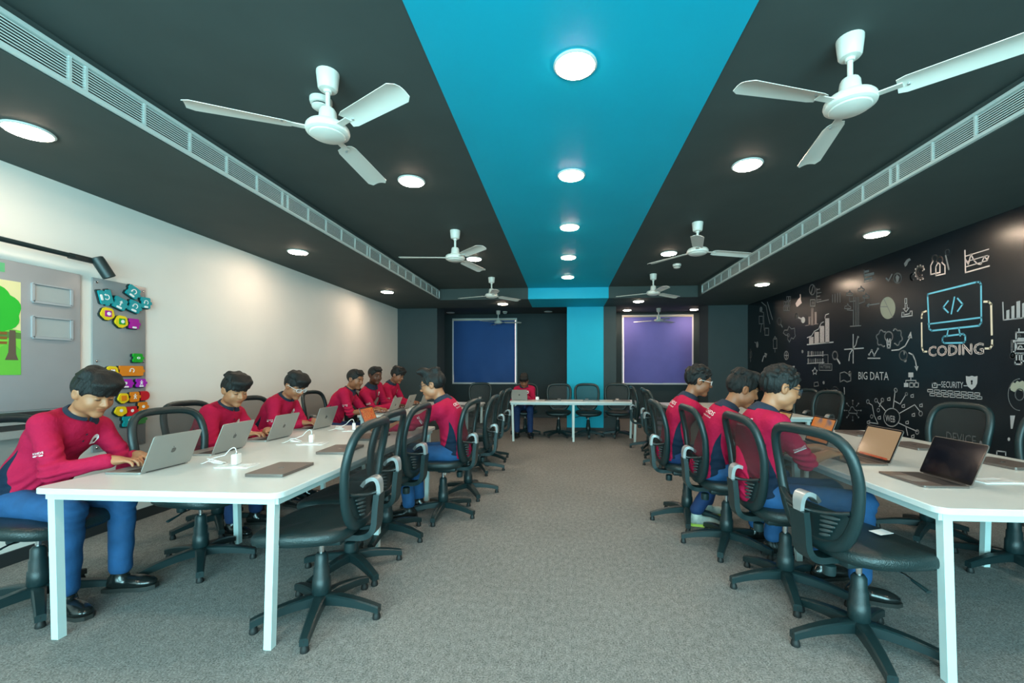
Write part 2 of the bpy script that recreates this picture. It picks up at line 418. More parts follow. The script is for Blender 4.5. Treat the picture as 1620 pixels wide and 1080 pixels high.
fan(1.47, 7.26, 37, 'ivory ceiling fan just before the back beam, right of the cyan strip')
fan(-1.76, 11.35, 113, 'far ivory ceiling fan hanging before the left back blind')
fan(2.40, 11.2, 40, 'far ivory ceiling fan hanging before the right back blind')
SMK = None
for x, y, lab in ((-1.44, 2.45, 'small round white smoke detector beside the near left fan'), (1.69, 6.62, 'small round white smoke detector behind the second right fan'), (-1.6, 11.5, 'small far smoke detector above the left back blind')):
    if SMK is None:
        SMK = s_ = empty('smoke_detector')
        MB().lathe([(.062, 0), (.062, -.018), (.058, -.03), (.05, -.034)], 24).build('base', M_fan, s_)
        MB().lathe([(.046, -.034), (.046, -.044)], 24).build('vent_ring', M_void, s_)
        MB().lathe([(.05, -.043), (.05, -.05), (.035, -.06), (.001, -.063)], 24).build('cap', M_fan, s_)
    else: s_ = copy_tree(SMK)
    s_.location = (x, y, ZC); tag(s_, lab, 'smoke detector', 'smoke detectors')

# ------------------------------------------------------------------ tables
M_tleg = mat('white_table_steel', (.56, .68, .67), .35)
def table(x0, x1, y0, y1, lab, lean=.02, along='Y', grp='white meeting tables', legs=3):
    t = empty('meeting_table', ((x0 + x1) / 2, (y0 + y1) / 2, 0), 0, lab, 'table', grp)
    w, d = x1 - x0, y1 - y0
    top = MB(); pts = rrect(w, d, .05, 5); n = len(pts)
    ins = rrect(w - .006, d - .006, .047, 5)
    V = [(x, y, TH - .026) for x, y in pts] + [(x, y, TH - .003) for x, y in pts] + [(x, y, TH) for x, y in ins]
    Fc = [tuple(range(n - 1, -1, -1)), tuple(range(2 * n, 3 * n))]
    for r_ in (0, 1): Fc += [(r_ * n + i, r_ * n + (i + 1) % n, (r_ + 1) * n + (i + 1) % n, (r_ + 1) * n + i) for i in range(n)]
    top.add(V, Fc); top.build('table_top', M_table, t, 30)
    ix, iy = w / 2 - .062, d / 2 - .055
    zf = TH - .026 - .018
    fme = MB()
    rails = [((0, -iy), (2 * ix, .036)), ((0, iy), (2 * ix, .036)), ((-ix, 0), (.036, 2 * iy)), ((ix, 0), (.036, 2 * iy))]
    for (cx, cy), (sx, sy) in rails:
        MB().box((cx, cy, zf), (sx + .03, sy + .03 if sx < sy else sy, .036)).build('rail', M_tleg, t, 0)
    if along == 'Y': spots = [(sx * ix, -iy + 2 * iy * k / (legs - 1)) for k in range(legs) for sx in (-1, 1)]
    else: spots = [(-ix + 2 * ix * k / (legs - 1), sy * iy) for k in range(legs) for sy in (-1, 1)]
    for x, y in spots:
        sx = (-1 if x > .01 else 1 if x < -.01 else 0) * lean; r_ = .0185
        m = MB(); zt = TH - .027
        P = [(x + a * r_ + sx, y + b * r_, 0) for a, b in ((-1, -1), (1, -1), (1, 1), (-1, 1))] + [(x + a * r_, y + b * r_, zt) for a, b in ((-1, -1), (1, -1), (1, 1), (-1, 1))]
        m.add(P, [(3, 2, 1, 0), (4, 5, 6, 7), (0, 1, 5, 4), (1, 2, 6, 5), (2, 3, 7, 6), (3, 0, 4, 7)])
        m.build('leg', M_tleg, t, 0)
    return t
table(-2.545, -1.30, 1.87, 4.29, 'long white table nearest the camera on the left, with three students along its wall side')
table(1.525, 2.88, 1.87, 4.30, 'long white table nearest the camera on the right, before the black mural wall')
table(-2.63, -1.42, 5.25, 7.70, 'white table farther back along the white wall, with three laptops in use')
table(1.66, 3.04, 5.45, 7.85, 'white table farther back along the black mural wall')
table(-1.03, 1.36, 7.90, 8.52, 'narrow white table standing across the room before the blue pillar', along='X')
# ------------------------------------------------------------------ office chairs (local frame: the sitter looks along +Y)
def chair_proto():
    c = empty('office_chair')
    # five-star base: every leg a part with its glide
    MB().lathe([(.030, .075), (.048, .080), (.050, .105), (.040, .122), (.030, .125)], 20).build('base_hub', M_blk, c)
    m = MB(); n = 9; V = []; Fc = []
    for i in range(n):
        t = i / (n - 1); x = .035 + .285 * t
        zt = .122 - .052 * t ** 1.8; hh = .052 - .016 * t; w = .030 - .010 * t
        V += [(x, -w, zt - hh), (x, w, zt - hh), (x, w, zt - .006), (x, w * .7, zt), (x, -w * .7, zt), (x, -w, zt - .006)]
    for i in range(n - 1):
        for k in range(6): Fc.append((i * 6 + k, i * 6 + (k + 1) % 6, (i + 1) * 6 + (k + 1) % 6, (i + 1) * 6 + k))
    Fc.append((5, 4, 3, 2, 1, 0)); Fc.append(tuple((n - 1) * 6 + k for k in range(6)))
    m.add([(x, -y, z) for x, y, z in V], Fc)
    lm = m.mesh('base_leg', M_blk, 35)
    gm = MB().lathe([(.019, 0), (.021, .004), (.019, .02), (.015, .03), (.017, .06)], 12).mesh('glide', M_foot, 40)
    for k in range(5):
        l = obj('base_leg', lm, c, None, (0, 0, rad(72 * k + 90)))
        obj('glide', gm, l, (.304, 0, 0))
    MB().lathe([(.034, .115), (.047, .128), (.045, .205), (.040, .209), (.039, .262), (.034, .266), (.033, .322), (.022, .338)], 20).build('column_cover', M_blk, c, 50)
    MB().tube([(0, 0, .30), (0, 0, .41)], .0135, 12).build('gas_piston', M_chrome, c)
    m = MB(); m.rbox((0, -.01, .425), (.18, .26, .040), .01); m.rbox((0, -.02, .402), (.09, .12, .034), .01)
    m.build('tilt_mechanism', M_blk, c)
    MB().tube([(.04, .05, .415), (.17, .06, .41), (.21, .06, .40)], .005, 8).build('height_lever', M_chrome, c)
    MB().tube([(.20, .06, .402), (.27, .06, .385)], [.008, .012], 10, flat=(1, .6)).build('lever_grip', M_blk, c)
    MB().lathe([(.026, 0), (.028, .01), (.028, .045), (.02, .05)], 14, Matrix.Translation((0, -.155, .345))).build('tension_knob', M_blk, c)
    # seat: leatherette pad on a plastic pan
    def seat_pts(sc, z, n=40):
        P = []
        for k in range(n):
            a = 2 * PI * k / n; ca, sa = math.cos(a), math.sin(a); e = 2 / 3.4
            x = .255 * math.copysign(abs(ca) ** e, ca); y = .25 * math.copysign(abs(sa) ** e, sa)
            x *= 1 - .10 * max(0, -y / .25)
            fr = max(0, (y - .08) / .17)
            P.append((x * sc, y * sc + .035, z + .03 - .03 * fr * fr * sc))
        return P
    def stack(levels, top=None, bottom=None):
        V = []; Fc = []; n = 40
        for sc, z in levels: V += seat_pts(sc, z)
        for i in range(len(levels) - 1):
            for k in range(n): Fc.append((i * n + k, i * n + (k + 1) % n, (i + 1) * n + (k + 1) % n, (i + 1) * n + k))
        Fc.append(tuple(range(n - 1, -1, -1))); Fc.append(tuple((len(levels) - 1) * n + k for k in range(n)))
        m = MB(); m.add(V, Fc); return m
    stack([(.93, .432), (.985, .438), (1.0, .45), (1.0, .466), (.985, .478), (.94, .487), (.85, .491), (.6, .489), (.3, .486), (.05, .485)]).build('seat', M_seat, c, 60)
    stack([(.55, .408), (.80, .414), (.93, .425), (.945, .434)]).build('seat_pan', M_blk, c, 60)
    # backrest: ring frame, woven mesh, louvred lower shell, silver bridge, J-shaped spine
    def back_y(x, z):
        return -.225 - .11 * (z - .52) - .10 * max(0, z - .82) + .50 * x * x
    ctrl = [(0, 1.030), (.11, 1.027), (.182, 1.008), (.222, .965), (.238, .90), (.239, .82), (.226, .72), (.198, .63), (.152, .555), (.09, .520), (0, .508)]
    half = []
    for i in range(len(ctrl) - 1):
        p0 = ctrl[max(i - 1, 0)] if i else (-ctrl[1][0], ctrl[1][1]); p1 = ctrl[i]; p2 = ctrl[i + 1]
        p3 = ctrl[i + 2] if i + 2 < len(ctrl) else (-ctrl[-2][0], ctrl[-2][1])
        for t in (0, .5):
            q = [.5 * (2 * b + (c_ - a) * t + (2 * a - 5 * b + 4 * c_ - d) * t * t + (-a + 3 * b - 3 * c_ + d) * t ** 3) for a, b, c_, d in zip(p0, p1, p2, p3)]
            half.append(tuple(q))
    half.append(ctrl[-1])
    loop = half + [(-x, z) for x, z in half[-2:0:-1]]
    MB().tube([(x, back_y(x, z), z) for x, z in loop], [.025 + .006 * max(0, (.75 - z) / .23) for x, z in loop], 10, closed=True, flat=(1.0, .85), up=(0, 1, 0)).build('back_frame', M_blk, c, 60)
    def panel(loop, yoff, rings=5, zc=None, xc=0):
        zc = zc or sum(z for _, z in loop) / len(loop); n = len(loop); V = []; Fc = []
        for r_ in range(1, rings + 1):
            t = r_ / rings
            for x, z in loop:
                xx = xc + (x - xc) * t; zz = zc + (z - zc) * t; V.append((xx, back_y(xx, zz) + yoff, zz))
        V.append((xc, back_y(xc, zc) + yoff, zc)); ce = len(V) - 1
        for r_ in range(rings - 1):
            for k in range(n): Fc.append((r_ * n + k, r_ * n + (k + 1) % n, (r_ + 1) * n + (k + 1) % n, (r_ + 1) * n + k))
        for k in range(n): Fc.append((ce, (k + 1) % n, k))
        m = MB(); m.add(V, Fc); return m
    sh = [(x * .965, .775 + (z - .775) * .965) for x, z in loop]
    panel(sh, 0).build('back_mesh', M_mesh, c, 180)
    low = [p for p in half if p[1] < .685]; low = [(.200, .685)] + low; lowl = low + [(-x, z) for x, z in low[-2::-1]]
    if lowl[-1] == lowl[0]: lowl.pop()
    lowl = [(x * .95, z) for x, z in lowl]
    panel(lowl, -.014, 4).build('lumbar_shell', M_blk, c, 60)
    for sx in (-1, 1):
        m = MB()
        for k in range(5):
            z = .562 + .022 * k; xa, xb = .058 + .004 * k, .110 + .014 * k
            P = [(sx * (xa + (xb - xa) * t), back_y(xa + (xb - xa) * t, z) - .026, z + .012 * t) for t in (0, .33, .66, 1)]
            m.tube(P, [.004, .008, .008, .004], 6)
        m.build('louvre_ribs', M_silver if False else mat('grey_chair_plastic', (.05, .065, .066), .35), c)
    P = [(x, back_y(x, .70) - .012 - .035 * (1 - (x / .205) ** 2), .70 - .035 * (1 - (x / .205) ** 2)) for x in [-.205 + .41 * i / 14 for i in range(15)]]
    MB().tube(P, .011, 8, flat=(1.2, .7)).build('lumbar_bar', M_blk, c)
    def band(path, w, th):
        V = []; Fc = []; n = len(path)
        for i, (y, z) in enumerate(path):
            a = Vector(path[max(i - 1, 0)]); b = Vector(path[min(i + 1, n - 1)]); t = (b - a).normalized(); nn = Vector((-t.y, t.x)) * th / 2
            ww = w[i] if isinstance(w, list) else w
            for sx, sn in ((-1, -1), (1, -1), (1, 1), (-1, 1)): V.append((sx * ww / 2, y + nn.x * sn, z + nn.y * sn))
        for i in range(n - 1):
            for k in range(4): Fc.append((i * 4 + k, i * 4 + (k + 1) % 4, (i + 1) * 4 + (k + 1) % 4, (i + 1) * 4 + k))
        Fc.append((3, 2, 1, 0)); Fc.append(tuple((n - 1) * 4 + k for k in range(4)))
        m = MB(); m.add(V, Fc); return m
    arch = bez((-.222, .690), (-.245, .728), (-.280, .734), 6) + bez((-.280, .734), (-.316, .738), (-.311, .655), 6)[1:]
    band(arch, [.046 + .022 * math.sin(PI * i / (len(arch) - 1)) for i in range(len(arch))], .020).build('silver_bridge', M_silver, c, 50)['label'] = 'silver arched bridge behind the mesh back'
    sp = [(-.06, .428)] + bez((-.18, .428), (-.285, .415), (-.295, .50), 7) + [(-.300, .58), (-.308, .655)]
    band(sp, [.08] * 5 + [.092] * (len(sp) - 5), .030).build('spine', M_blk, c, 50)
    return c
CH0 = chair_proto(); _used = [False]
def chair(x, y, rz, lab, base=None, grp='black mesh-back office chairs'):
    c = CH0 if not _used[0] else copy_tree(CH0); _used[0] = True
    c.location = (x, y, 0); c.rotation_euler = (0, 0, rad(rz)); tag(c, lab, 'chair', grp)
    base = base if base is not None else (abs(x) * 97 + y * 53) % 72
    for k, l in enumerate(q for q in c.children if q.name.startswith('base_leg')): l.rotation_euler = (0, 0, rad(72 * k + 90 + base))
    return c
LFT, RGT = 90, -90        # facing -X / facing +X
# left aisle, facing the white wall
chair(-1.290, 2.20, LFT + 4, 'empty black mesh chair nearest the camera on the left side of the aisle', 31)
chair(-1.39, 2.72, LFT + 2, 'empty black chair second along the aisle side of the near left table', 68)
chair(-1.39, 3.28, LFT, 'empty black chair next to the spectacled student at the near left table')
chair(-1.10, 3.84, LFT - 3, 'black chair under the spectacled student in crimson facing the white wall', 21)
chair(-1.02, 4.50, LFT, 'empty black chair right behind the spectacled aisle student on the left')
chair(-1.10, 5.55, LFT + 3, 'empty black chair on the aisle side of the far left table, nearest of two')
chair(-1.10, 6.25, LFT - 4, 'empty black chair on the aisle side of the far left table, farther of two')
# left wall side
chair(-2.90, 2.17, RGT, 'black chair under the student at the left edge of the photo')
chair(-2.44, 2.72, RGT - 6, 'empty black mesh chair between the two nearest students by the white wall', 29)
chair(-2.88, 3.38, RGT, 'black chair under the smiling student by the white wall')
chair(-2.88, 4.12, RGT, 'black chair under the spectacled student bending over by the white wall')
chair(-2.98, 5.34, RGT, 'black chair under the student with the yellow wristband')
chair(-2.76, 5.88, RGT + 4, 'empty black chair between two students at the far left table')
chair(-2.95, 6.42, RGT, 'black chair under the dark-haired middle student at the far left table')
chair(-2.93, 7.02, RGT, 'black chair under the farthest student along the white wall')
# right aisle, facing the black wall
chair(1.07, 3.85, RGT, 'black chair under the tallest spectacled student on the right, farthest of three', 40)
chair(1.20, 3.29, RGT, 'black chair under the middle student of the three on the right', 27)
chair(1.315, 2.67, RGT, 'black chair under the nearest student on the right with blue spectacles', 38)
chair(1.395, 2.15, RGT + 11, 'empty black mesh chair nearest the camera on the right side of the aisle', 30)
chair(1.42, 7.35, RGT, 'empty black chair at the far right table beside the back table')
chair(1.48, 6.65, RGT - 3, 'empty black chair at the far right table, middle of three on the aisle')
chair(1.40, 6.00, RGT + 3, 'empty black chair at the far right table behind the tallest student')
# right wall side
chair(3.20, 5.86, LFT + 10, 'empty black chair by the mural, right one of a pair')
chair(3.22, 6.44, LFT + 6, 'empty black chair by the mural, left one of a pair')
chair(2.86, 3.62, LFT + 4, 'empty black chair before the SECURITY drawing on the black wall')
chair(2.92, 3.02, LFT - 4, 'empty black chair cut by the right edge of the photo')
# behind the back table
chair(-.80, 8.72, 180, 'black chair under the student at the back table')
chair(-.12, 8.62, 178, 'empty black chair behind the back table, next to its only student')
chair(.47, 8.60, 183, 'empty black chair before the blue pillar, middle of three')
chair(1.06, 8.66, 176, 'empty black chair behind the right end of the back table')
chair(-1.85, 9.1, 180, 'empty black chair in the dim corner beneath the left back blind')
# ------------------------------------------------------------------ people: bodies grown from blended round cones and ellipsoids
class Field:
    def __init__(s, xs, ys, zs):
        s.ax = [np.asarray(a, np.float32) for a in (xs, ys, zs)]
        s.v = np.full([len(a) for a in s.ax], 1.0, np.float32)
    def _win(s, lo, hi):
        sl = []
        for a, l, h in zip(s.ax, lo, hi):
            i0 = max(0, int(np.searchsorted(a, l)) - 1); i1 = min(len(a), int(np.searchsorted(a, h)) + 1)
            if i1 <= i0: return None
            sl.append(slice(i0, i1))
        return tuple(sl)
    def _mix(s, sl, d, k, op):
        a = s.v[sl]
        if op == 'u':
            h = np.maximum(k - np.abs(a - d), 0) / k if k > 0 else 0
            s.v[sl] = np.minimum(a, d) - h * h * k * .25
        elif op == 's':
            d = -d; h = np.maximum(k - np.abs(a - d), 0) / k if k > 0 else 0
            s.v[sl] = np.maximum(a, d) + h * h * k * .25
    def _grid(s, sl):
        return np.meshgrid(*[a[q] for a, q in zip(s.ax, sl)], indexing='ij', sparse=True)
    def cone(s, a, b, ra, rb, k=.03, op='u', sq=None):
        a = np.array(a, float); b = np.array(b, float); m = max(ra, rb) + k + .02
        sl = s._win(np.minimum(a, b) - m, np.maximum(a, b) + m)
        if sl is None: return
        X, Y, Z = s._grid(sl); d = b - a; L = float(d @ d) + 1e-9
        t = np.clip(((X - a[0]) * d[0] + (Y - a[1]) * d[1] + (Z - a[2]) * d[2]) / L, 0, 1)
        r = ra + (rb - ra) * t
        D = np.sqrt((X - a[0] - t * d[0]) ** 2 + (Y - a[1] - t * d[1]) ** 2 + (Z - a[2] - t * d[2]) ** 2) - r
        s._mix(sl, D, k, op)
    def ell(s, c, r, R=None, k=.03, op='u'):
        c = np.array(c, float); r = np.array(r, float); m = max(r) + k + .02
        sl = s._win(c - m, c + m)
        if sl is None: return
        X, Y, Z = s._grid(sl); X = X - c[0]; Y = Y - c[1]; Z = Z - c[2]
        if R is not None:
            R = np.array(R)
            X, Y, Z = (R[0, i] * X + R[1, i] * Y + R[2, i] * Z for i in range(3))
        k0 = np.sqrt((X / r[0]) ** 2 + (Y / r[1]) ** 2 + (Z / r[2]) ** 2)
        k1 = np.sqrt((X / r[0] ** 2) ** 2 + (Y / r[1] ** 2) ** 2 + (Z / r[2] ** 2) ** 2) + 1e-6
        s._mix(sl, k0 * (k0 - 1) / k1, k, op)
    def half(s, p, n):                       # keep the side that n points away from
        X, Y, Z = np.meshgrid(*s.ax, indexing='ij', sparse=True); n = np.array(n, float); n /= np.linalg.norm(n)
        s.v = np.maximum(s.v, (X - p[0]) * n[0] + (Y - p[1]) * n[1] + (Z - p[2]) * n[2]).astype(np.float32)
    def surface(s):                          # surface nets
        v = s.v; b = v < 0; nx, ny, nz = v.shape
        c = np.zeros((nx - 1, ny - 1, nz - 1), np.uint8)
        offs = [(i, j, k) for i in (0, 1) for j in (0, 1) for k in (0, 1)]
        for i, j, k in offs: c += b[i:nx - 1 + i, j:ny - 1 + j, k:nz - 1 + k]
        act = (c > 0) & (c < 8); ii = np.argwhere(act)
        idx = np.full(act.shape, -1, np.int64); idx[act] = np.arange(len(ii))
        cv = np.stack([v[ii[:, 0] + i, ii[:, 1] + j, ii[:, 2] + k] for i, j, k in offs], 1)
        acc = np.zeros((len(ii), 3)); cnt = np.zeros(len(ii))
        for a in range(8):
            for e in range(a + 1, 8):
                oa, oe = np.array(offs[a]), np.array(offs[e])
                if np.abs(oa - oe).sum() != 1: continue
                va, ve = cv[:, a], cv[:, e]; m = (va < 0) != (ve < 0)
                t = np.where(m, va / np.where(m, va - ve, 1), 0)[:, None]
                acc += np.where(m[:, None], oa + (oe - oa) * t, 0); cnt += m
        P = ii + acc / cnt[:, None]
        V = np.stack([np.interp(P[:, q], np.arange(len(s.ax[q])), s.ax[q]) for q in range(3)], 1)
        quads = []
        for q in range(3):
            sl0 = [slice(None)] * 3; sl1 = [slice(None)] * 3; sl0[q] = slice(0, -1); sl1[q] = slice(1, None)
            ch = b[tuple(sl0)] != b[tuple(sl1)]; E = np.argwhere(ch)
            o1, o2 = [(1, 2), (2, 0), (0, 1)][q]
            lim = np.array(act.shape)
            ok = (E[:, o1] > 0) & (E[:, o2] > 0) & (E[:, o1] < lim[o1]) & (E[:, o2] < lim[o2]) & (E[:, q] < lim[q]); E = E[ok]
            def g(d1, d2):
                F = E.copy(); F[:, o1] -= d1; F[:, o2] -= d2; return idx[F[:, 0], F[:, 1], F[:, 2]]
            Q = np.stack([g(1, 1), g(0, 1), g(0, 0), g(1, 0)], 1)
            ins = b[E[:, 0], E[:, 1], E[:, 2]]; Q[~ins] = Q[~ins][:, ::-1]
            quads.append(Q)
        Q = np.concatenate(quads); Q = Q[(Q >= 0).all(1)]
        return V, Q
def np_mesh(name, V, Q, mats, smooth=True):
    me = bpy.data.meshes.new(name); n, f = len(V), len(Q)
    me.vertices.add(n); me.vertices.foreach_set('co', np.ascontiguousarray(V, np.float32).ravel())
    me.loops.add(f * 4); me.loops.foreach_set('vertex_index', np.ascontiguousarray(Q, np.int32).ravel())
    me.polygons.add(f); me.polygons.foreach_set('loop_start', np.arange(0, f * 4, 4, dtype=np.int32))
    me.update(calc_edges=True); me.validate()
    for m in mats: me.materials.append(m)
    if smooth: me.shade_smooth()
    return me
def axis(lo, hi, fine, coarse=None, zones=()):
    if coarse is None: return np.arange(lo, hi + fine, fine)
    out = [lo]
    while out[-1] < hi:
        p = out[-1]; out.append(p + (fine if any(a <= p <= b for a, b in zones) else coarse))
    return np.array(out)
def vcol_mat(name, rough, sss=0, bump=0, bscale=300):
    if name in MATS: return MATS[name]
    m = bpy.data.materials.new(name); m.use_nodes = True; nt = m.node_tree; b = nt.nodes['Principled BSDF']
    a = nt.nodes.new('ShaderNodeAttribute'); a.attribute_name = 'tone'
    nt.links.new(a.outputs['Color'], b.inputs['Base Color']); b.inputs['Roughness'].default_value = rough
    if sss: b.inputs['Subsurface Weight'].default_value = sss; b.inputs['Subsurface Radius'].default_value = (.01, .004, .002); b.inputs['Subsurface Scale'].default_value = .5
    if bump:
        n = nt.nodes.new('ShaderNodeTexNoise'); n.inputs['Scale'].default_value = bscale
        tc = nt.nodes.new('ShaderNodeTexCoord'); nt.links.new(tc.outputs['Object'], n.inputs['Vector'])
        bp = nt.nodes.new('ShaderNodeBump'); bp.inputs['Strength'].default_value = bump; bp.inputs['Distance'].default_value = .003
        nt.links.new(n.outputs['Fac'], bp.inputs['Height']); nt.links.new(bp.outputs['Normal'], b.inputs['Normal'])
    MATS[name] = m; return m
M_skin = vcol_mat('skin', .48, .06)
CRIM, NAVY = (.42, .008, .050), (.008, .020, .042)
def jumper_mat():
    m = bpy.data.materials.new('crimson_sweatshirt'); m.use_nodes = True; nt = m.node_tree; b = nt.nodes['Principled BSDF']
    a = nt.nodes.new('ShaderNodeAttribute'); a.attribute_name = 'panel'
    g = nt.nodes.new('ShaderNodeMath'); g.operation = 'GREATER_THAN'; g.inputs[1].default_value = 0
    nt.links.new(a.outputs['Fac'], g.inputs[0])
    mx = nt.nodes.new('ShaderNodeMix'); mx.data_type = 'RGBA'
    mx.inputs[6].default_value = (*CRIM, 1); mx.inputs[7].default_value = (*NAVY, 1)
    nt.links.new(g.outputs[0], mx.inputs[0]); nt.links.new(mx.outputs[2], b.inputs['Base Color'])
    b.inputs['Roughness'].default_value = .85; b.inputs['Specular IOR Level'].default_value = .2
    n = nt.nodes.new('ShaderNodeTexNoise'); n.inputs['Scale'].default_value = 26; n.inputs['Detail'].default_value = 4
    tc = nt.nodes.new('ShaderNodeTexCoord'); nt.links.new(tc.outputs['Object'], n.inputs['Vector'])
    bp = nt.nodes.new('ShaderNodeBump'); bp.inputs['Strength'].default_value = .55; bp.inputs['Distance'].default_value = .014
    nt.links.new(n.outputs['Fac'], bp.inputs['Height']); nt.links.new(bp.outputs['Normal'], b.inputs['Normal'])
    return m
M_jumper = jumper_mat()
M_navy = mat('navy_rib_knit', NAVY, .85, bump=.3, bscale=250)
M_jeans = mat('blue_trouser_cloth', (.010, .072, .195), .8, noise=.15, nscale=12, bump=.3, bscale=30)
M_darkjeans = mat('dark_navy_trouser_cloth', (.006, .030, .11), .8, noise=.15, nscale=12, bump=.3, bscale=30)
def hair_mat():
    m = bpy.data.materials.new('black_hair'); m.use_nodes = True; nt = m.node_tree; b = nt.nodes['Principled BSDF']
    tc = nt.nodes.new('ShaderNodeTexCoord'); mp = nt.nodes.new('ShaderNodeMapping'); mp.inputs['Scale'].default_value = (1, 1, .16); mp.inputs['Rotation'].default_value = (.35, .25, 0)
    n = nt.nodes.new('ShaderNodeTexNoise'); n.inputs['Scale'].default_value = 260; n.inputs['Detail'].default_value = 5
    nt.links.new(tc.outputs['Object'], mp.inputs['Vector']); nt.links.new(mp.outputs['Vector'], n.inputs['Vector'])
    r = nt.nodes.new('ShaderNodeValToRGB'); r.color_ramp.elements[0].position = .35; r.color_ramp.elements[1].position = .75
    r.color_ramp.elements[0].color = (.002, .003, .0032, 1); r.color_ramp.elements[1].color = (.012, .015, .015, 1)
    nt.links.new(n.outputs['Fac'], r.inputs['Fac']); nt.links.new(r.outputs['Color'], b.inputs['Base Color'])
    b.inputs['Roughness'].default_value = .5; b.inputs['Specular IOR Level'].default_value = .35
    bp = nt.nodes.new('ShaderNodeBump'); bp.inputs['Strength'].default_value = .9; bp.inputs['Distance'].default_value = .006
    nt.links.new(n.outputs['Fac'], bp.inputs['Height']); nt.links.new(bp.outputs['Normal'], b.inputs['Normal'])
    return m
M_hair = hair_mat()
M_shoe = mat('black_leather', (.008, .011, .011), .22, coat=.3)
M_sole = mat('shoe_sole', (.02, .022, .02), .6)
M_sneak = mat('pale_grey_sneaker', (.45, .50, .45), .6, noise=.2, nscale=30)
M_neon = mat('neon_yellow_sole', (.55, .75, .10), .5)
M_print = mat('white_print', (.80, .80, .78), .7)
M_badge = mat('badge_mark', (.10, .02, .02), .7)
M_rim = mat('spectacle_rim', (.02, .035, .05), .3)
M_rimpale = mat('pale_spectacle_rim', (.75, .76, .76), .3)
M_lens = mat('spectacle_lens', (.55, .75, .85), .05, alpha=.25)
TXT = {}
def text_verts(body, w):
    """outline text as flat triangles, centred, width w"""
    if body not in TXT:
        cu = bpy.data.curves.new('t', 'FONT'); cu.body = body; cu.resolution_u = 2
        o = bpy.data.objects.new('t', cu); COL.objects.link(o)
        dg = bpy.context.evaluated_depsgraph_get(); me = o.evaluated_get(dg).to_mesh()
        V = [tuple(v.co) for v in me.vertices]; F = [tuple(p.vertices) for p in me.polygons]
        o.evaluated_get(dg).to_mesh_clear(); bpy.data.objects.remove(o); bpy.data.curves.remove(cu)
        TXT[body] = (V, F)
    V, F = TXT[body]; x0 = min(v[0] for v in V); x1 = max(v[0] for v in V); y0 = min(v[1] for v in V); y1 = max(v[1] for v in V)
    s = w / (x1 - x0); return [((x - (x0 + x1) / 2) * s, (y - (y0 + y1) / 2) * s) for x, y, _ in V], F
def unit(v): v = np.array(v, float); return v / np.linalg.norm(v)
def ik(S, W, l1, l2, pole):
    S, W = np.array(S, float), np.array(W, float); d = W - S; L = np.linalg.norm(d)
    if L > (l1 + l2) * .985: f = L / ((l1 + l2) * .985); l1 *= f; l2 *= f
    a = (l1 * l1 - l2 * l2 + L * L) / (2 * L); h = math.sqrt(max(0, l1 * l1 - a * a)); u = d / L
    p = np.array(pole, float); p = unit(p - u * (p @ u)); return S + u * a + p * h
class Person: pass
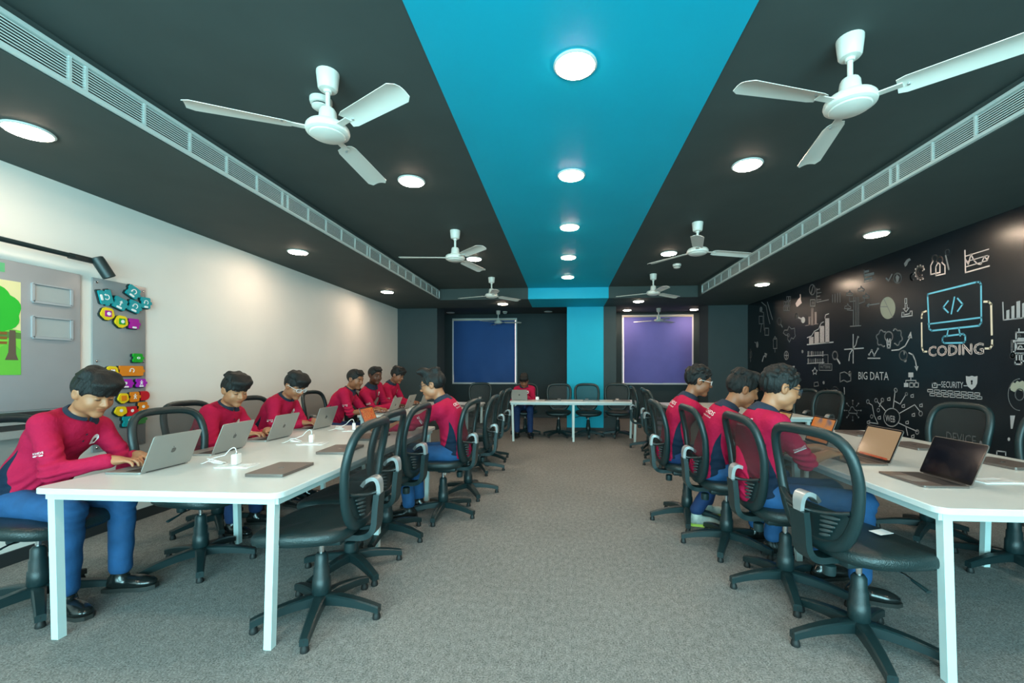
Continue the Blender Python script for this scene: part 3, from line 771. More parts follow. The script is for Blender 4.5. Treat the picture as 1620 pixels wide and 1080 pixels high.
def person(label, hip, rz, head, pitch=30, yaw=0, roll=0, handL=None, handR=None, skin=(.40, .22, .125), hair='mop', glasses=None, sleeve=1.0, near=True,
           trousers=None, knees=None, feet=None, shoe='black', ear=True, back_print=False, front=True, elbow_out=.55, dirL=None, dirR=None, size=1.0, seed=1, band=False):
    rng = random.Random(seed)
    rzr = rad(rz); cr, sr = math.cos(rzr), math.sin(rzr)
    def loc(p):
        dx, dy = p[0] - hip[0], p[1] - hip[1]; return np.array([dx * cr + dy * sr, -dx * sr + dy * cr, p[2]])
    root = empty('person', (hip[0], hip[1], 0), rzr, label, 'person', 'students in crimson sweatshirts')
    C = loc(head); H = np.array([0, 0, .588])
    HR = np.array(Euler((rad(-pitch), rad(roll), rad(yaw)), 'ZYX').to_matrix()) if False else np.array((Matrix.Rotation(rad(yaw), 3, 'Z') @ Matrix.Rotation(rad(-pitch), 3, 'X') @ Matrix.Rotation(rad(roll), 3, 'Y')))
    hs = 1.05 * size; skin = tuple(v * w_ for v, w_ in zip(skin, (.86, .64, .52)))
    def hp(x, y, z): return C + HR @ (np.array([x, y, z]) * hs)
    N = hp(0, -.035, -.150) + np.array([0, -.012, -.005])
    Mid = (H + N) / 2 + np.array([0, -.05, .02])
    upv = unit(N - Mid); right = unit(np.cross([0, 1, 0.0], [0, 0, 1]) + 0 * upv); right = unit(right - upv * (right @ upv)); fw = np.cross(upv, right)
    Rt = np.stack([right, fw, upv], 1)
    up2 = unit(Mid - H + np.array([0, 0, .001])); r2 = unit(np.array([1, 0, 0]) - up2 * up2[0]); R2 = np.stack([r2, np.cross(up2, r2), up2], 1)
    SH = {s: N - upv * .055 + right * (.158 * s * size) + fw * .012 for s in (-1, 1)}
    hands = {-1: loc(handL) if handL else np.array([-.14, .42, .80]), 1: loc(handR) if handR else np.array([.14, .42, .80])}
    EL = {}
    for s in (-1, 1): EL[s] = ik(SH[s], hands[s], .285 * size, .245 * size, (s * elbow_out, -.25, -1))
    kn = {-1: (-.13, .43, .555), 1: (.13, .43, .555)}; ft = {-1: (-.13, .40, .09), 1: (.13, .40, .09)}
    if knees: kn.update(knees)
    if feet: ft.update(feet)
    kn = {s: np.array(kn[s], float) for s in kn}; ft = {s: np.array(ft[s], float) for s in ft}
    # ---- bare body
    fine = .004 if near else .0065; co = .014
    allp = np.array([C, N, H] + list(hands.values()) + list(EL.values()) + list(kn.values()) + list(ft.values()))
    hz = [h[2] for h in hands.values()]; hy = [h[1] for h in hands.values()]; hx = [h[0] for h in hands.values()]
    zx = [(C[0] - .12, C[0] + .12)] + [(x - .08, x + .08) for x in hx]; zy = [(C[1] - .15, C[1] + .15), (min(hy) - .02, max(hy) + .21)]; zz = [(C[2] - .18, C[2] + .15), (min(hz) - .07, max(hz) + .05)]
    B = Field(axis(min(allp[:, 0].min(), -.24) - .12, max(allp[:, 0].max(), .24) + .12, fine, co, zx), axis(min(allp[:, 1].min(), -.16) - .1, allp[:, 1].max() + .22, fine, co, zy), axis(.06, C[2] + .16, fine, co, zz))
    B.ell(H, (.13, .10, .10), k=.04); B.ell((H + Mid) / 2, (.12, .085, .15), R2); B.ell(Mid * .55 + N * .45, (.135, .09, .16), Rt, k=.05)
    for s in (-1, 1):
        B.cone(N - upv * .03, SH[s], .045, .045, .04); B.cone(SH[s], EL[s], .043, .036, .03); B.cone(EL[s], hands[s], .038, .024, .02)
        B.cone((s * .085, .03, .55), kn[s], .07, .05, .04); B.cone(kn[s], ft[s] + np.array([0, -.01, .03]), .048, .035, .03)
    B.cone(N - upv * .05, hp(0, -.022, -.045), .054, .050, .035)
    # head
    B.ell(hp(0, -.012, .030), np.array((.0765, .096, .087)) * hs, HR, .02)
    B.ell(hp(0, .020, -.030), np.array((.062, .072, .082)) * hs, HR, .03)
    for s in (-1, 1): B.ell(hp(s * .036, .048, -.030), np.array((.030, .034, .030)) * hs, HR, .02); B.ell(hp(s * .048, .012, -.062), np.array((.018, .03, .022)) * hs, HR, .03)
    B.ell(hp(0, .066, -.094), np.array((.026, .022, .020)) * hs, HR, .025)
    B.cone(hp(-.034, .076, .028), hp(.034, .076, .028), .013, .013, .018)
    for s in (-1, 1): B.ell(hp(s * .032, .096, .008), np.array((.019, .014, .012)) * hs, HR, .012, 's')
    for s in (-1, 1): B.ell(hp(s * .032, .0745, .006), np.array((.0145, .0135, .0125)) * hs, HR, .006)
    B.cone(hp(0, .084, .014), hp(0, .104, -.022), .0085, .0125, .012)
    for s in (-1, 1): B.ell(hp(s * .011, .095, -.026), np.array((.008, .010, .008)) * hs, HR, .008)
    B.ell(hp(0, .086, -.049), np.array((.024, .010, .0065)) * hs, HR, .007); B.ell(hp(0, .084, -.060), np.array((.021, .011, .0075)) * hs, HR, .007)
    if ear:
        for s in (-1, 1):
            B.ell(hp(s * .079, -.008, .000), np.array((.010, .019, .031)) * hs, HR @ np.array(Matrix.Rotation(rad(s * 18), 3, 'Z')) @ np.array(Matrix.Rotation(rad(10), 3, 'X')), .010)
            B.ell(hp(s * .089, -.004, .003), np.array((.006, .010, .018)) * hs, HR, .006, 's')
    # hands: palm, four unequal bent fingers, thumb on the inner side
    for s in (-1, 1):
        W = hands[s]; e = EL[s]; d = W - e; d[2] *= .25; d = unit(unit(d) + np.array([-s * .0, .55, 0]))
        dd = dirL if s < 0 else dirR
        if dd is not None:
            q = np.array([dd[0] * cr + dd[1] * sr, -dd[0] * sr + dd[1] * cr, dd[2] if len(dd) > 2 else 0]); d = unit(q)
        n_ = unit(np.array([0, 0, 1.0]) - d * d[2]); r_ = np.cross(d, n_)          # r_ points to the person's right
        RH = np.stack([r_, d, n_], 1); inn = -s
        B.ell(W + d * .050 - n_ * .004, (.037, .052, .0155), RH, .018)
        B.cone(W - d * .02, W + d * .03, .024, .022, .02)
        for q, (off, ln) in enumerate(((-.029, .050), (-.0095, .062), (.0100, .066), (.0295, .058))):
            off = off * inn; p0 = W + d * (.088 - abs(off) * .25) + r_ * off - n_ * .003
            sp = off * .35
            a0, a1, a2 = rng.uniform(8, 18), rng.uniform(32, 45), rng.uniform(60, 75)
            for L_, a, ra, rb in ((ln * .45, a0, .0088, .0082), (ln * .33, a1, .0082, .0076), (ln * .26, a2, .0076, .0066)):
                p1 = p0 + (d * math.cos(rad(a)) - n_ * math.sin(rad(a))) * L_ + r_ * sp * L_ / ln
                B.cone(p0, p1, ra, rb, .0035); p0 = p1
        p0 = W + d * .022 + r_ * (inn * .028) - n_ * .006; p1 = p0 + d * .034 + r_ * (inn * .022) - n_ * .008; p2 = p1 + d * .030 + r_ * (inn * .004) - n_ * .010
        B.cone(p0, p1, .0125, .0100, .012); B.cone(p1, p2, .0095, .0078, .004)
    V, Q = B.surface()
    me = np_mesh('body', V, Q, [M_skin])
    L = ((V - C) @ HR) / hs; tone = np.tile(np.array(skin), (len(V), 1))
    def blend(w, c):
        w = np.clip(w, 0, 1)[:, None]; tone[:] = tone * (1 - w) + np.array(c) * w
    face = L[:, 1] > .055; x, y, z = L[:, 0], L[:, 1], L[:, 2]; nearh = (np.abs(L) < .14).all(1)
    sk = np.array(skin)
    blend((1.6 - (np.abs(x) / .024) ** 2 - ((z + .054) / .010) ** 2) * face * nearh, sk * np.array((.85, .62, .62)))
    for s in (-1, 1):
        blend((1.5 - ((x - s * .033) / .019) ** 4 - ((z - .029 - .08 * (np.abs(x) - .03)) / .0048) ** 2) * face * nearh, (.012, .012, .012))
        ez = .004 if pitch > 12 else .006
        blend((1.4 - ((x - s * .032) / .0135) ** 4 - ((z - ez) / .0034) ** 2) * face * nearh, (.015, .012, .010))
    lip = np.abs(z + .038) < .006
    col = me.color_attributes.new('tone', 'FLOAT_COLOR', 'POINT')
    col.data.foreach_set('color', np.concatenate([tone, np.ones((len(V), 1))], 1).astype(np.float32).ravel())
    obj('body', me, root)
    # ---- sweatshirt
    g = .008 if near else .012
    allp = np.array([N, H] + list(SH.values()) + list(EL.values()) + list(hands.values()))
    S = Field(axis(allp[:, 0].min() - .14, allp[:, 0].max() + .14, g), axis(min(-.18, allp[:, 1].min() - .16), allp[:, 1].max() + .08, g), axis(.46, allp[:, 2].max() + .12, g))
    S.ell(H + np.array([0, -.012, .000]), (.168, .132, .105), k=.05)
    S.ell(H * .45 + Mid * .55 + np.array([0, .008, 0]), (.160, .122, .155), R2, k=.06)
    S.ell(Mid * .55 + N * .45 + fw * .004, (.172, .122, .180), Rt, k=.06)
    for s in (-1, 1): S.cone(N - upv * .035 - fw * .012, SH[s], .050, .058, .06)
    for s in (-1, 1):
        S.cone(SH[s], EL[s], .061, .050, .035)
        if sleeve > .5:
            e = EL[s] + (hands[s] - EL[s]) * (.93 * sleeve); S.cone(EL[s], e, .050, .037 + .012 * (1 - sleeve), .03)
            if sleeve >= 1: S.cone(EL[s] + (hands[s] - EL[s]) * .80, e, .041, .040, .012)
            else: S.cone(e, e + unit(hands[s] - EL[s]) * .01, .05, .05, .012)
    S.half(N + upv * .012, upv)
    V, Q = S.surface()
    # folds: ripples across sleeves and waist
    nrm = np.zeros_like(V); a, b_, c_, d_ = (V[Q[:, i]] for i in range(4)); fn = np.cross(c_ - a, d_ - b_)
    for i in range(4): np.add.at(nrm, Q[:, i], fn)
    nrm /= np.linalg.norm(nrm, axis=1)[:, None] + 1e-9
    ph = seed * 1.7
    da = np.full(len(V), 9.0)
    for s in (-1, 1):
        for p, q in ((SH[s], EL[s]), (EL[s], hands[s])):
            dv = q - p; t = np.clip(((V - p) @ dv) / (dv @ dv), 0, 1); da = np.minimum(da, np.linalg.norm(V - p - t[:, None] * dv, axis=1) - (.06 - .012 * t))
    el = np.minimum(*[np.linalg.norm(V - EL[s], axis=1) for s in (-1, 1)])
    fold = .0080 * np.exp(-(el / .11) ** 2) * np.sin(V[:, 2] * 150 + V[:, 0] * 60 + ph) + .0065 * np.exp(-((V[:, 2] - .64) / .08) ** 2) * np.sin(V[:, 2] * 110 + 8 * np.sin(V[:, 0] * 17 + ph)) + .003 * np.sin(V[:, 0] * 31 + V[:, 2] * 24 + ph) * np.sin(V[:, 1] * 27 + 1)
    V = V + nrm * fold[:, None]
    me = np_mesh('sweatshirt', V, Q, [M_jumper])
    # navy side panels running from the armpit to the hem
    tsp = np.clip((V[:, 2] - H[2]) / max(.05, (N[2] - H[2])), 0, 1); cen = (1 - tsp)[:, None] ** 2 * H + 2 * ((1 - tsp) * tsp)[:, None] * (2 * Mid - (H + N) / 2) + (tsp ** 2)[:, None] * N
    rel = V - cen; yy = rel[:, 1]
    pan = np.minimum(.066 - .066 * tsp / .66 - np.abs(yy + .004 - .05 * (.45 - tsp)), np.minimum((.66 - tsp) * .3, np.minimum(np.abs(rel[:, 0]) - .075, (da - .004) * 3)))
    at_ = me.attributes.new('panel', 'FLOAT', 'POINT'); at_.data.foreach_set('value', pan.astype(np.float32))
    js = obj('sweatshirt', me, root)
    bvh = BVHTree.FromPolygons([Vector(v) for v in V], [tuple(q) for q in Q])
    def decal(name, pts, faces, org, dirn, up, m, off=.004, par=js, near_=.19):
        dirn = unit(dirn); up = unit(np.array(up, float) - dirn * (np.array(up, float) @ dirn)); rt = np.cross(dirn, up)
        out = []
        for px, py in pts:
            o_ = np.array(org) + rt * px + up * py - dirn * near_
            h_ = bvh.ray_cast(Vector(o_), Vector(dirn), near_ + .1)
            out.append(h_[0] - Vector(dirn) * off if h_[0] else None)
        if any(p is None for p in out): return None
        dp = [np.array(p) @ dirn for p in out]
        if max(dp) - min(dp) > .075: return None
        mb = MB(); mb.add([tuple(p) for p in out], faces); return mb.build(name, m, par, 0)
    if back_print:
        p, f = text_verts('ORCHIDS', .185); decal('back_print', [(a, b + .018) for a, b in p], f, Mid * .42 + N * .58, fw, upv, M_print)
        p, f = text_verts('The International School', .17); decal('back_print', [(a, b - .016) for a, b in p], f, Mid * .42 + N * .58, fw, upv, M_print)
    if near or not back_print:
        for s in (-1, 1):
            o_ = SH[s] * .42 + EL[s] * .58; ax = unit(EL[s] - SH[s]); dr = np.array([-s * 1.0, .0, .1])
            p, f = text_verts('ORCHIDS', .070); decal('sleeve_print', [(a, b + .006) for a, b in p], f, o_, dr, -ax + np.array([0, .3, 0]), M_print, .011)
            decal('sleeve_print', [(-.035, -.012), (.035, -.012), (.035, -.006), (-.035, -.006)], [(0, 1, 2, 3)], o_, dr, -ax + np.array([0, .3, 0]), M_print, .011)
    if front:
        org = Mid * .40 + N * .60
        rt_ = 0
        # crest badge on the left breast, dark placket with two buttons
        bx = .075
        shp = [(-.020, -.030), (.020, -.030), (.023, .010), (.015, .026), (0, .032), (-.015, .026), (-.023, .010)]
        decal('crest_badge', [(x_ + bx, y_ + .02) for x_, y_ in shp], [tuple(range(7))], org, -fw, upv, M_print)
        decal('badge_mark', [(x_ * .45 + bx, y_ * .4 + .018) for x_, y_ in shp], [tuple(range(7))], org, -fw, upv, M_badge, .006)
        pl = []
        for i in range(8): pl += [(-.011, .12 - .02 * i), (.011, .12 - .02 * i)]
        decal('placket', pl, [(2 * i, 2 * i + 2, 2 * i + 3, 2 * i + 1) for i in range(7)], org, -fw, upv, mat('dark_crimson_placket', (.14, .006, .02), .8), .003)
        for yb_ in (.055, .015):
            decal('button', [(.006 * math.cos(t * PI / 4), yb_ + .006 * math.sin(t * PI / 4)) for t in range(8)], [tuple(range(8))], org, -fw, upv, M_navy, .007)
    # ---- navy collar folded around the neck
    nax = unit(hp(0, -.022, -.045) - N); side = unit(np.array(right) - nax * (right @ nax)); fr = np.cross(nax, side)
    prof = [(.057, .046), (.061, .056), (.070, .052), (.084, .026), (.101, -.008), (.096, -.012), (.080, .010), (.064, .030)]
    ns = 30; CV = []; CF = []
    for i in range(ns + 1):
        a = rad(9 + 342 * i / ns) + PI / 2
        for q, (r_, z_) in enumerate(prof):
            sa_ = max(0, math.sin(a)); drop = -.012 * sa_; r_ = r_ - (.016 * sa_ ** 3 if q in (3, 4, 5, 6) else 0)
            CV.append(N + nax * (z_ - .006 + drop) + (side * math.cos(a) * 1.04 + fr * math.sin(a)) * r_)
    m_ = len(prof)
    for i in range(ns):
        for q in range(m_): CF.append((i * m_ + q, (i + 1) * m_ + q, (i + 1) * m_ + (q + 1) % m_, i * m_ + (q + 1) % m_))
    CF.append(tuple(range(m_))); CF.append(tuple(ns * m_ + q for q in range(m_ - 1, -1, -1)))
    mb = MB(); mb.add(CV, CF); mb.build('collar', M_navy, js, 70)
    # ---- trousers
    tm = trousers or M_jeans
    allp = np.array(list(kn.values()) + list(ft.values()))
    T = Field(axis(min(-.2, allp[:, 0].min()) - .1, max(.2, allp[:, 0].max()) + .1, g), axis(min(-.17, allp[:, 1].min() - .1), allp[:, 1].max() + .12, g), axis(.07, .70, g))
    T.ell(H + np.array([0, 0, -.022]), (.155, .128, .088), k=.05)
    for s in (-1, 1):
        T.cone((s * .085, .03, .572), kn[s], .083, .066, .05); T.cone(kn[s], ft[s] + np.array([0, -.012, .045]), .066, .054, .025)
    T.half((0, 0, min(ft[-1][2], ft[1][2]) + .008), (0, 0, -1))
    V, Q = T.surface()
    kd = np.minimum(*[np.linalg.norm(V - kn[s], axis=1) for s in (-1, 1)])
    V[:, 1] += .005 * np.exp(-(kd / .12) ** 2) * np.sin(V[:, 2] * 130 + V[:, 1] * 90 + ph); V[:, 0] += .004 * np.sin(V[:, 2] * 45 + ph) * np.sin(V[:, 1] * 31)
    obj('trousers', np_mesh('trousers', V, Q, [tm]), root)
    # ---- shoes
    for s in (-1, 1):
        f = ft[s]; fa = unit(np.array([s * .25, 1, 0])); rt = np.array([fa[1], -fa[0], 0]); zb = f[2] - .09
        A = Field(*[axis(f[i] - .19, f[i] + .22, .006) for i in (0, 1)], axis(zb, zb + .14, .006))
        RF = np.stack([rt, fa, [0, 0, 1]], 1); b0 = np.array([f[0], f[1], zb])
        A.ell(b0 + fa * -.03 + np.array([0, 0, .045]), (.038, .055, .05), RF, .02); A.ell(b0 + fa * .05 + np.array([0, 0, .04]), (.042, .09, .042), RF, .03)
        A.ell(b0 + fa * .115 + np.array([0, 0, .034]), (.044, .065, .030), RF, .03); A.cone(b0 + np.array([0, 0, .06]) - fa * .012, b0 + np.array([0, 0, .105]) - fa * .015, .042, .040, .02)
        A.half(b0 + np.array([0, 0, .018]), (0, 0, -1)); A.half(b0 + np.array([0, 0, .118]), (0, 0, 1))
        V, Q = A.surface()
        so = obj('shoe', np_mesh('shoe', V, Q, [M_shoe if shoe == 'black' else M_sneak]), root)
        ol = [(-.037, -.085), (.037, -.085), (.043, -.05), (.040, .02), (.049, .09), (.044, .15), (.02, .182), (-.015, .184), (-.042, .15), (-.047, .09), (-.038, .02), (-.043, -.05)]
        mb = MB(); n = len(ol); P = [b0 + rt * x_ + fa * y_ + np.array([0, 0, z_]) for z_ in (.001, .022) for x_, y_ in ol]
        mb.add(P, [tuple(range(n - 1, -1, -1)), tuple(range(n, 2 * n))] + [(i, (i + 1) % n, n + (i + 1) % n, n + i) for i in range(n)])
        mb.build('sole', M_sole if shoe == 'black' else M_neon, so)
        if near and shoe == 'black':
            lb = MB()
            for q in range(4):
                y_ = .02 + .022 * q; lb.tube([b0 + rt * x_ + fa * y_ + np.array([0, 0, .086 - .010 * q - 7 * x_ * x_]) for x_ in (-.022, -.01, .01, .022)], .003, 6)
            lb.build('laces', M_foot, so)
    # ---- hair
    gh = .0042 if near else .007
    G = Field(axis(-.125, .125, gh), axis(-.15, .16, gh), axis(-.11, .19, gh))
    G.ell((0, -.014, .036), (.0855, .106, .096), None, .02)
    X, Y, Z = np.meshgrid(*G.ax, indexing='ij', sparse=True)
    hl_f = {'mop': .052, 'fringe': .044, 'short': .064, 'quiff': .068, 'curly': .060, 'flat': .050}[hair]
    back = {'mop': -.070, 'fringe': -.070, 'short': -.045, 'quiff': -.062, 'curly': -.068, 'flat': -.062}[hair]
    hy_ = np.interp(Y[0, :, 0], [-.12, -.06, -.025, -.012, .006, .022, .034, .055, .075, .12], [back, back, back + .02, .020, .028, -.004, .010, .030, hl_f, hl_f])[None, :, None]
    nz_ = .0030 * np.sin(X * 95 + 9 * np.sin(Y * 30 + seed) + Z * 40) * np.sin(Y * 60 + X * 40 + seed)
    if hair in ('short',): nz_ = nz_ * .35
    G.v = np.maximum(G.v + nz_, hy_ - Z + .003 * np.sin(X * 160 + seed) + .002 * np.sin(Y * 190)).astype(np.float32)
    def tuft(n, fn):
        for i in range(n):
            a, m_, b, r0, r1 = fn(i, rng); G.cone(a, m_, r0, (r0 + r1) / 2 * 1.1, .020); G.cone(m_, b, (r0 + r1) / 2 * 1.1, r1, .014)
    U = rng.uniform
    if hair in ('mop', 'fringe', 'flat'):
        low = {'mop': .044, 'fringe': .038, 'flat': .048}[hair]; G.ell((0, -.012, .108), (.064, .080, .028), None, .02)
        def fr_(i, r):
            x_ = -.066 + .132 * i / 15; sw = U(.0, .022); c = math.sqrt(max(.05, 1 - (x_ / .088) ** 2))
            return (x_ * .75 - .01, .030 + U(-.02, .02), .120 + U(-.003, .004)), (x_ * .95, .026 + .070 * c, .094 + U(-.005, .005)), (x_ + sw, .036 + .066 * c, low + .018 * (1 - c) + U(-.008, .008)), .018, .0055
        tuft(16, fr_)
        def top_(i, r):
            a = U(0, 2 * PI); x_, y_ = .05 * math.cos(a), -.02 + .05 * math.sin(a)
            return (x_ * .5, y_ * .5 - .02, .118), (x_, y_, .120 + U(0, .005)), (x_ * 1.45, y_ * 1.5, .098 + U(-.006, .006)), .018, .008
        tuft(14, top_)
    elif hair == 'quiff':
        def q_(i, r):
            x_ = -.055 + .11 * (i % 9) / 8; y0_ = .065 - .03 * (i // 9)
            return (x_ * .8, y0_ - .03, .105), (x_, y0_ + .006, .132 + U(0, .006)), (x_ * 1.05 + U(-.006, .006), y0_ + .018 + U(-.006, .006), .134 + U(-.008, .010)), .024, .012
        tuft(18, q_)
        def t_(i, r):
            a = U(0, 2 * PI); rr = U(.02, .06); return (rr * math.cos(a), -.03 + rr * math.sin(a), .105), (rr * 1.1 * math.cos(a), -.03 + rr * 1.15 * math.sin(a), .120), (rr * 1.2 * math.cos(a), -.02 + rr * 1.2 * math.sin(a), .128 + U(-.008, .008)), .020, .009
        tuft(14, t_)
    elif hair == 'curly':
        for i in range(60):
            a = U(0, 2 * PI); t = U(.15, 1); ph_ = math.acos(t); x_, y_, z_ = .086 * math.sin(ph_) * math.cos(a), -.010 + .105 * math.sin(ph_) * math.sin(a), .036 + .098 * t
            if y_ > .05 and z_ < .07: continue
            G.ell((x_, y_, z_), (.013, .013, .012), None, .012)
    else:
        for i in range(20):
            x_ = -.055 + .11 * i / 19; G.cone((x_ * .9, .03, .118), (x_, .082 - abs(x_) * .3, .088), .010, .007, .012)
    V, Q = G.surface()
    V = (V * hs) @ HR.T + C
    obj('hair', np_mesh('hair', V, Q, [M_hair]), root)
    if band:
        w0 = EL[1] + (hands[1] - EL[1]) * .90; ax = unit(hands[1] - EL[1]); s1 = unit(np.cross(ax, [0, 0, 1])); s2 = np.cross(ax, s1)
        MB().tube([tuple(w0 + s1 * .0305 * math.cos(2 * PI * k / 16) + s2 * .0305 * math.sin(2 * PI * k / 16)) for k in range(16)], .006, 6, closed=True).build('wristband', mat('yellow_wristband', (.80, .36, .02), .6), root)
    # ---- spectacles
    if glasses:
        gm = M_rimpale if glasses == 'pale' else M_rim
        gl = MB(); ln = MB()
        for s in (-1, 1):
            ring = []
            for k in range(16):
                a = 2 * PI * k / 16; e = .72; cx_, sz_ = math.cos(a), math.sin(a)
                ring.append(tuple(hp(s * .033 + .0255 * math.copysign(abs(cx_) ** e, cx_), .101 - .010 * abs(cx_) * (1 if cx_ * s > 0 else .2), .004 + .018 * math.copysign(abs(sz_) ** e, sz_))))
            gl.tube(ring, .0022, 6, closed=True); ln.add(ring, [tuple(range(16))])
            gl.tube([tuple(hp(s * .058, .094, .010)), tuple(hp(s * .074, .06, .012)), tuple(hp(s * .084, .0, .014)), tuple(hp(s * .084, -.02, -.004))], .0022, 6)
        gl.tube([tuple(hp(-.008, .102, .008)), tuple(hp(0, .106, .011)), tuple(hp(.008, .102, .008))], .002, 6)
        go = gl.build('spectacles', gm, root); ln.build('lens', M_lens, go, 0)
    return root
# ------------------------------------------------------------------ the eleven students
kl = lambda y, s: (0, 0)
person('student with a heavy swept fringe typing at the left edge of the photo', (-3.06, 2.24), -90, (-2.76, 2.33, 1.165), pitch=24, yaw=-6, handL=(-2.53, 2.38, .800), handR=(-2.53, 2.23, .800),
       skin=(.46, .265, .155), hair='fringe', knees={1: (.13, .42, .55), -1: (-.13, .44, .55)}, feet={1: (.12, .40, .09), -1: (-.12, .45, .10)}, seed=3)
person('smiling student with mop hair, second by the white wall', (-3.02, 3.36), -90, (-2.74, 3.39, 1.138), pitch=20, yaw=-22, handL=(-2.50, 3.46, .80), handR=(-2.55, 3.26, .80),
       skin=(.46, .27, .16), hair='mop', trousers=M_darkjeans, seed=5)
person('student with pale spectacles leaning over his laptop by the white wall', (-3.02, 4.10), -90, (-2.70, 4.13, 1.150), pitch=28, yaw=-14, handL=(-2.52, 4.16, .80), handR=(-2.53, 3.98, .80),
       skin=(.44, .25, .15), hair='mop', glasses='pale', trousers=M_darkjeans, seed=7)
person('student with bare forearms and a yellow wristband at the far left table', (-3.05, 5.36), -90, (-2.75, 5.48, 1.19), pitch=14, yaw=-12, handL=(-2.50, 5.60, .80), handR=(-2.52, 5.42, .80),
       skin=(.33, .175, .10), hair='short', sleeve=.16, band=True, trousers=M_darkjeans, seed=9)
person('dark-skinned student in the middle at the far left table', (-3.04, 6.38), -90, (-2.77, 6.12, 1.235), pitch=8, yaw=-30, handL=(-2.52, 6.32, .80), handR=(-2.54, 6.14, .80),
       skin=(.115, .055, .034), hair='short', near=False, seed=11)
person('student bowing his head farthest along the white wall', (-3.00, 6.95), -90, (-2.74, 6.88, 1.23), pitch=20, yaw=-8, handL=(-2.53, 6.98, .80), handR=(-2.54, 6.80, .80),
       skin=(.30, .16, .10), hair='flat', near=False, seed=13)
person('spectacled student with a spiky quiff on the left aisle facing the white wall', (-.985, 3.84), 90, (-1.185, 3.80, 1.175), pitch=14, yaw=6, handL=(-1.60, 3.74, .795), handR=(-1.58, 4.02, .795),
       skin=(.44, .25, .15), hair='quiff', glasses='dark', back_print=True, seed=15, dirL=(-1, .3))
person('tallest spectacled student on the right, farthest of three in a row', (.955, 3.86), -90, (1.155, 3.81, 1.212), pitch=12, yaw=-6, handL=(1.58, 3.96, .80), handR=(1.56, 3.77, .80),
       skin=(.34, .185, .11), hair='curly', glasses='pale', back_print=True, shoe='sneaker', feet={1: (.14, .17, .09), -1: (-.12, .34, .09)}, knees={1: (.14, .42, .55), -1: (-.13, .43, .55)}, trousers=M_darkjeans, seed=17)
person('middle student of three on the right, face hidden behind his neighbour', (1.085, 3.30), -90, (1.295, 3.24, 1.163), pitch=20, yaw=-4, handL=(1.62, 3.42, .80), handR=(1.60, 3.24, .80),
       skin=(.38, .21, .12), hair='mop', back_print=True, seed=19)
person('nearest student on the right wearing blue-rimmed spectacles', (1.185, 2.69), -90, (1.30, 2.70, 1.195), pitch=14, yaw=-4, handL=(1.64, 2.92, .80), handR=(1.59, 2.73, .80),
       skin=(.43, .245, .145), hair='curly', glasses='blue', back_print=True, sleeve=.45, knees={1: (.12, .50, .555), -1: (-.13, .47, .555)}, feet={1: (.12, .50, .09), -1: (-.13, .44, .09)}, seed=21)
person('only student at the narrow back table, facing the camera', (-.80, 8.80), 180, (-.81, 8.58, 1.105), pitch=30, yaw=4, handL=(-.74, 8.36, .80), handR=(-.92, 8.36, .80),
       skin=(.30, .16, .10), hair='mop', near=False, trousers=M_darkjeans, seed=23)
# ------------------------------------------------------------------ laptops (local frame: user sits towards -Y, hinge at the origin)
M_alu = mat('silver_aluminium', (.33, .33, .31), .40, metal=.45)
M_rose = mat('dark_rose_grey_aluminium', (.17, .135, .120), .34, metal=.45)
M_keys = mat('black_keys', (.012, .012, .013), .5)
M_pad = mat('trackpad_grey', (.30, .28, .26), .35, metal=.4)
M_bezel = mat('black_bezel', (.006, .006, .007), .12)
M_logo = mat('logo_mirror_grey', (.16, .16, .16), .15, metal=.7)
def screen_mat(name, stops, scale, strength, axis=2):
    m = bpy.data.materials.new(name); m.use_nodes = True; nt = m.node_tree; b = nt.nodes['Principled BSDF']
    tc = nt.nodes.new('ShaderNodeTexCoord'); n = nt.nodes.new('ShaderNodeTexNoise'); n.inputs['Scale'].default_value = scale; n.inputs['Detail'].default_value = 2
    nt.links.new(tc.outputs['Object'], n.inputs['Vector'])
    r = nt.nodes.new('ShaderNodeValToRGB'); r.color_ramp.elements[0].position = stops[0][0]; r.color_ramp.elements[0].color = (*stops[0][1], 1)
    r.color_ramp.elements[1].position = stops[-1][0]; r.color_ramp.elements[1].color = (*stops[-1][1], 1)
    for p, c in stops[1:-1]: r.color_ramp.elements.new(p).color = (*c, 1)
    nt.links.new(n.outputs['Fac'], r.inputs['Fac']); nt.links.new(r.outputs['Color'], b.inputs['Emission Color']); b.inputs['Emission Strength'].default_value = strength
    b.inputs['Base Color'].default_value = (.01, .01, .01, 1); b.inputs['Roughness'].default_value = .12
    return m
S_tan = screen_mat('tan_desktop_screen', [(.3, (.40, .265, .14)), (.7, (.44, .295, .165))], 2, .33)
S_orange = screen_mat('orange_wallpaper_screen', [(.35, (.75, .20, .03)), (.52, (.60, .25, .08)), (.60, (.05, .12, .20)), (.75, (.04, .10, .18))], 5, .30)
S_red = screen_mat('red_code_screen', [(.38, (.55, .05, .02)), (.5, (.80, .28, .05)), (.6, (.45, .06, .03)), (.75, (.7, .35, .08))], 26, .30)
S_brown = screen_mat('brown_page_screen', [(.35, (.55, .25, .08)), (.5, (.65, .38, .16)), (.65, (.3, .12, .05))], 9, .28)
S_off = mat('dark_screen', (.006, .006, .010), .10, coat=.3)
S_dock = screen_mat('orange_dock_strip', [(.4, (.50, .10, .03)), (.6, (.35, .05, .02))], 60, .33)
LW, LD = .304, .212
_base = {}
def logo_poly(s):
    P = []
    for k in range(26):
        a = 2 * PI * k / 26; r = 1 - .10 * abs(math.sin(a)) ** 8 - .18 * math.exp(-((math.cos(a) - 1) / .12) ** 2)
        P.append((s * .86 * r * math.cos(a), s * r * math.sin(a) * .95))
    return P
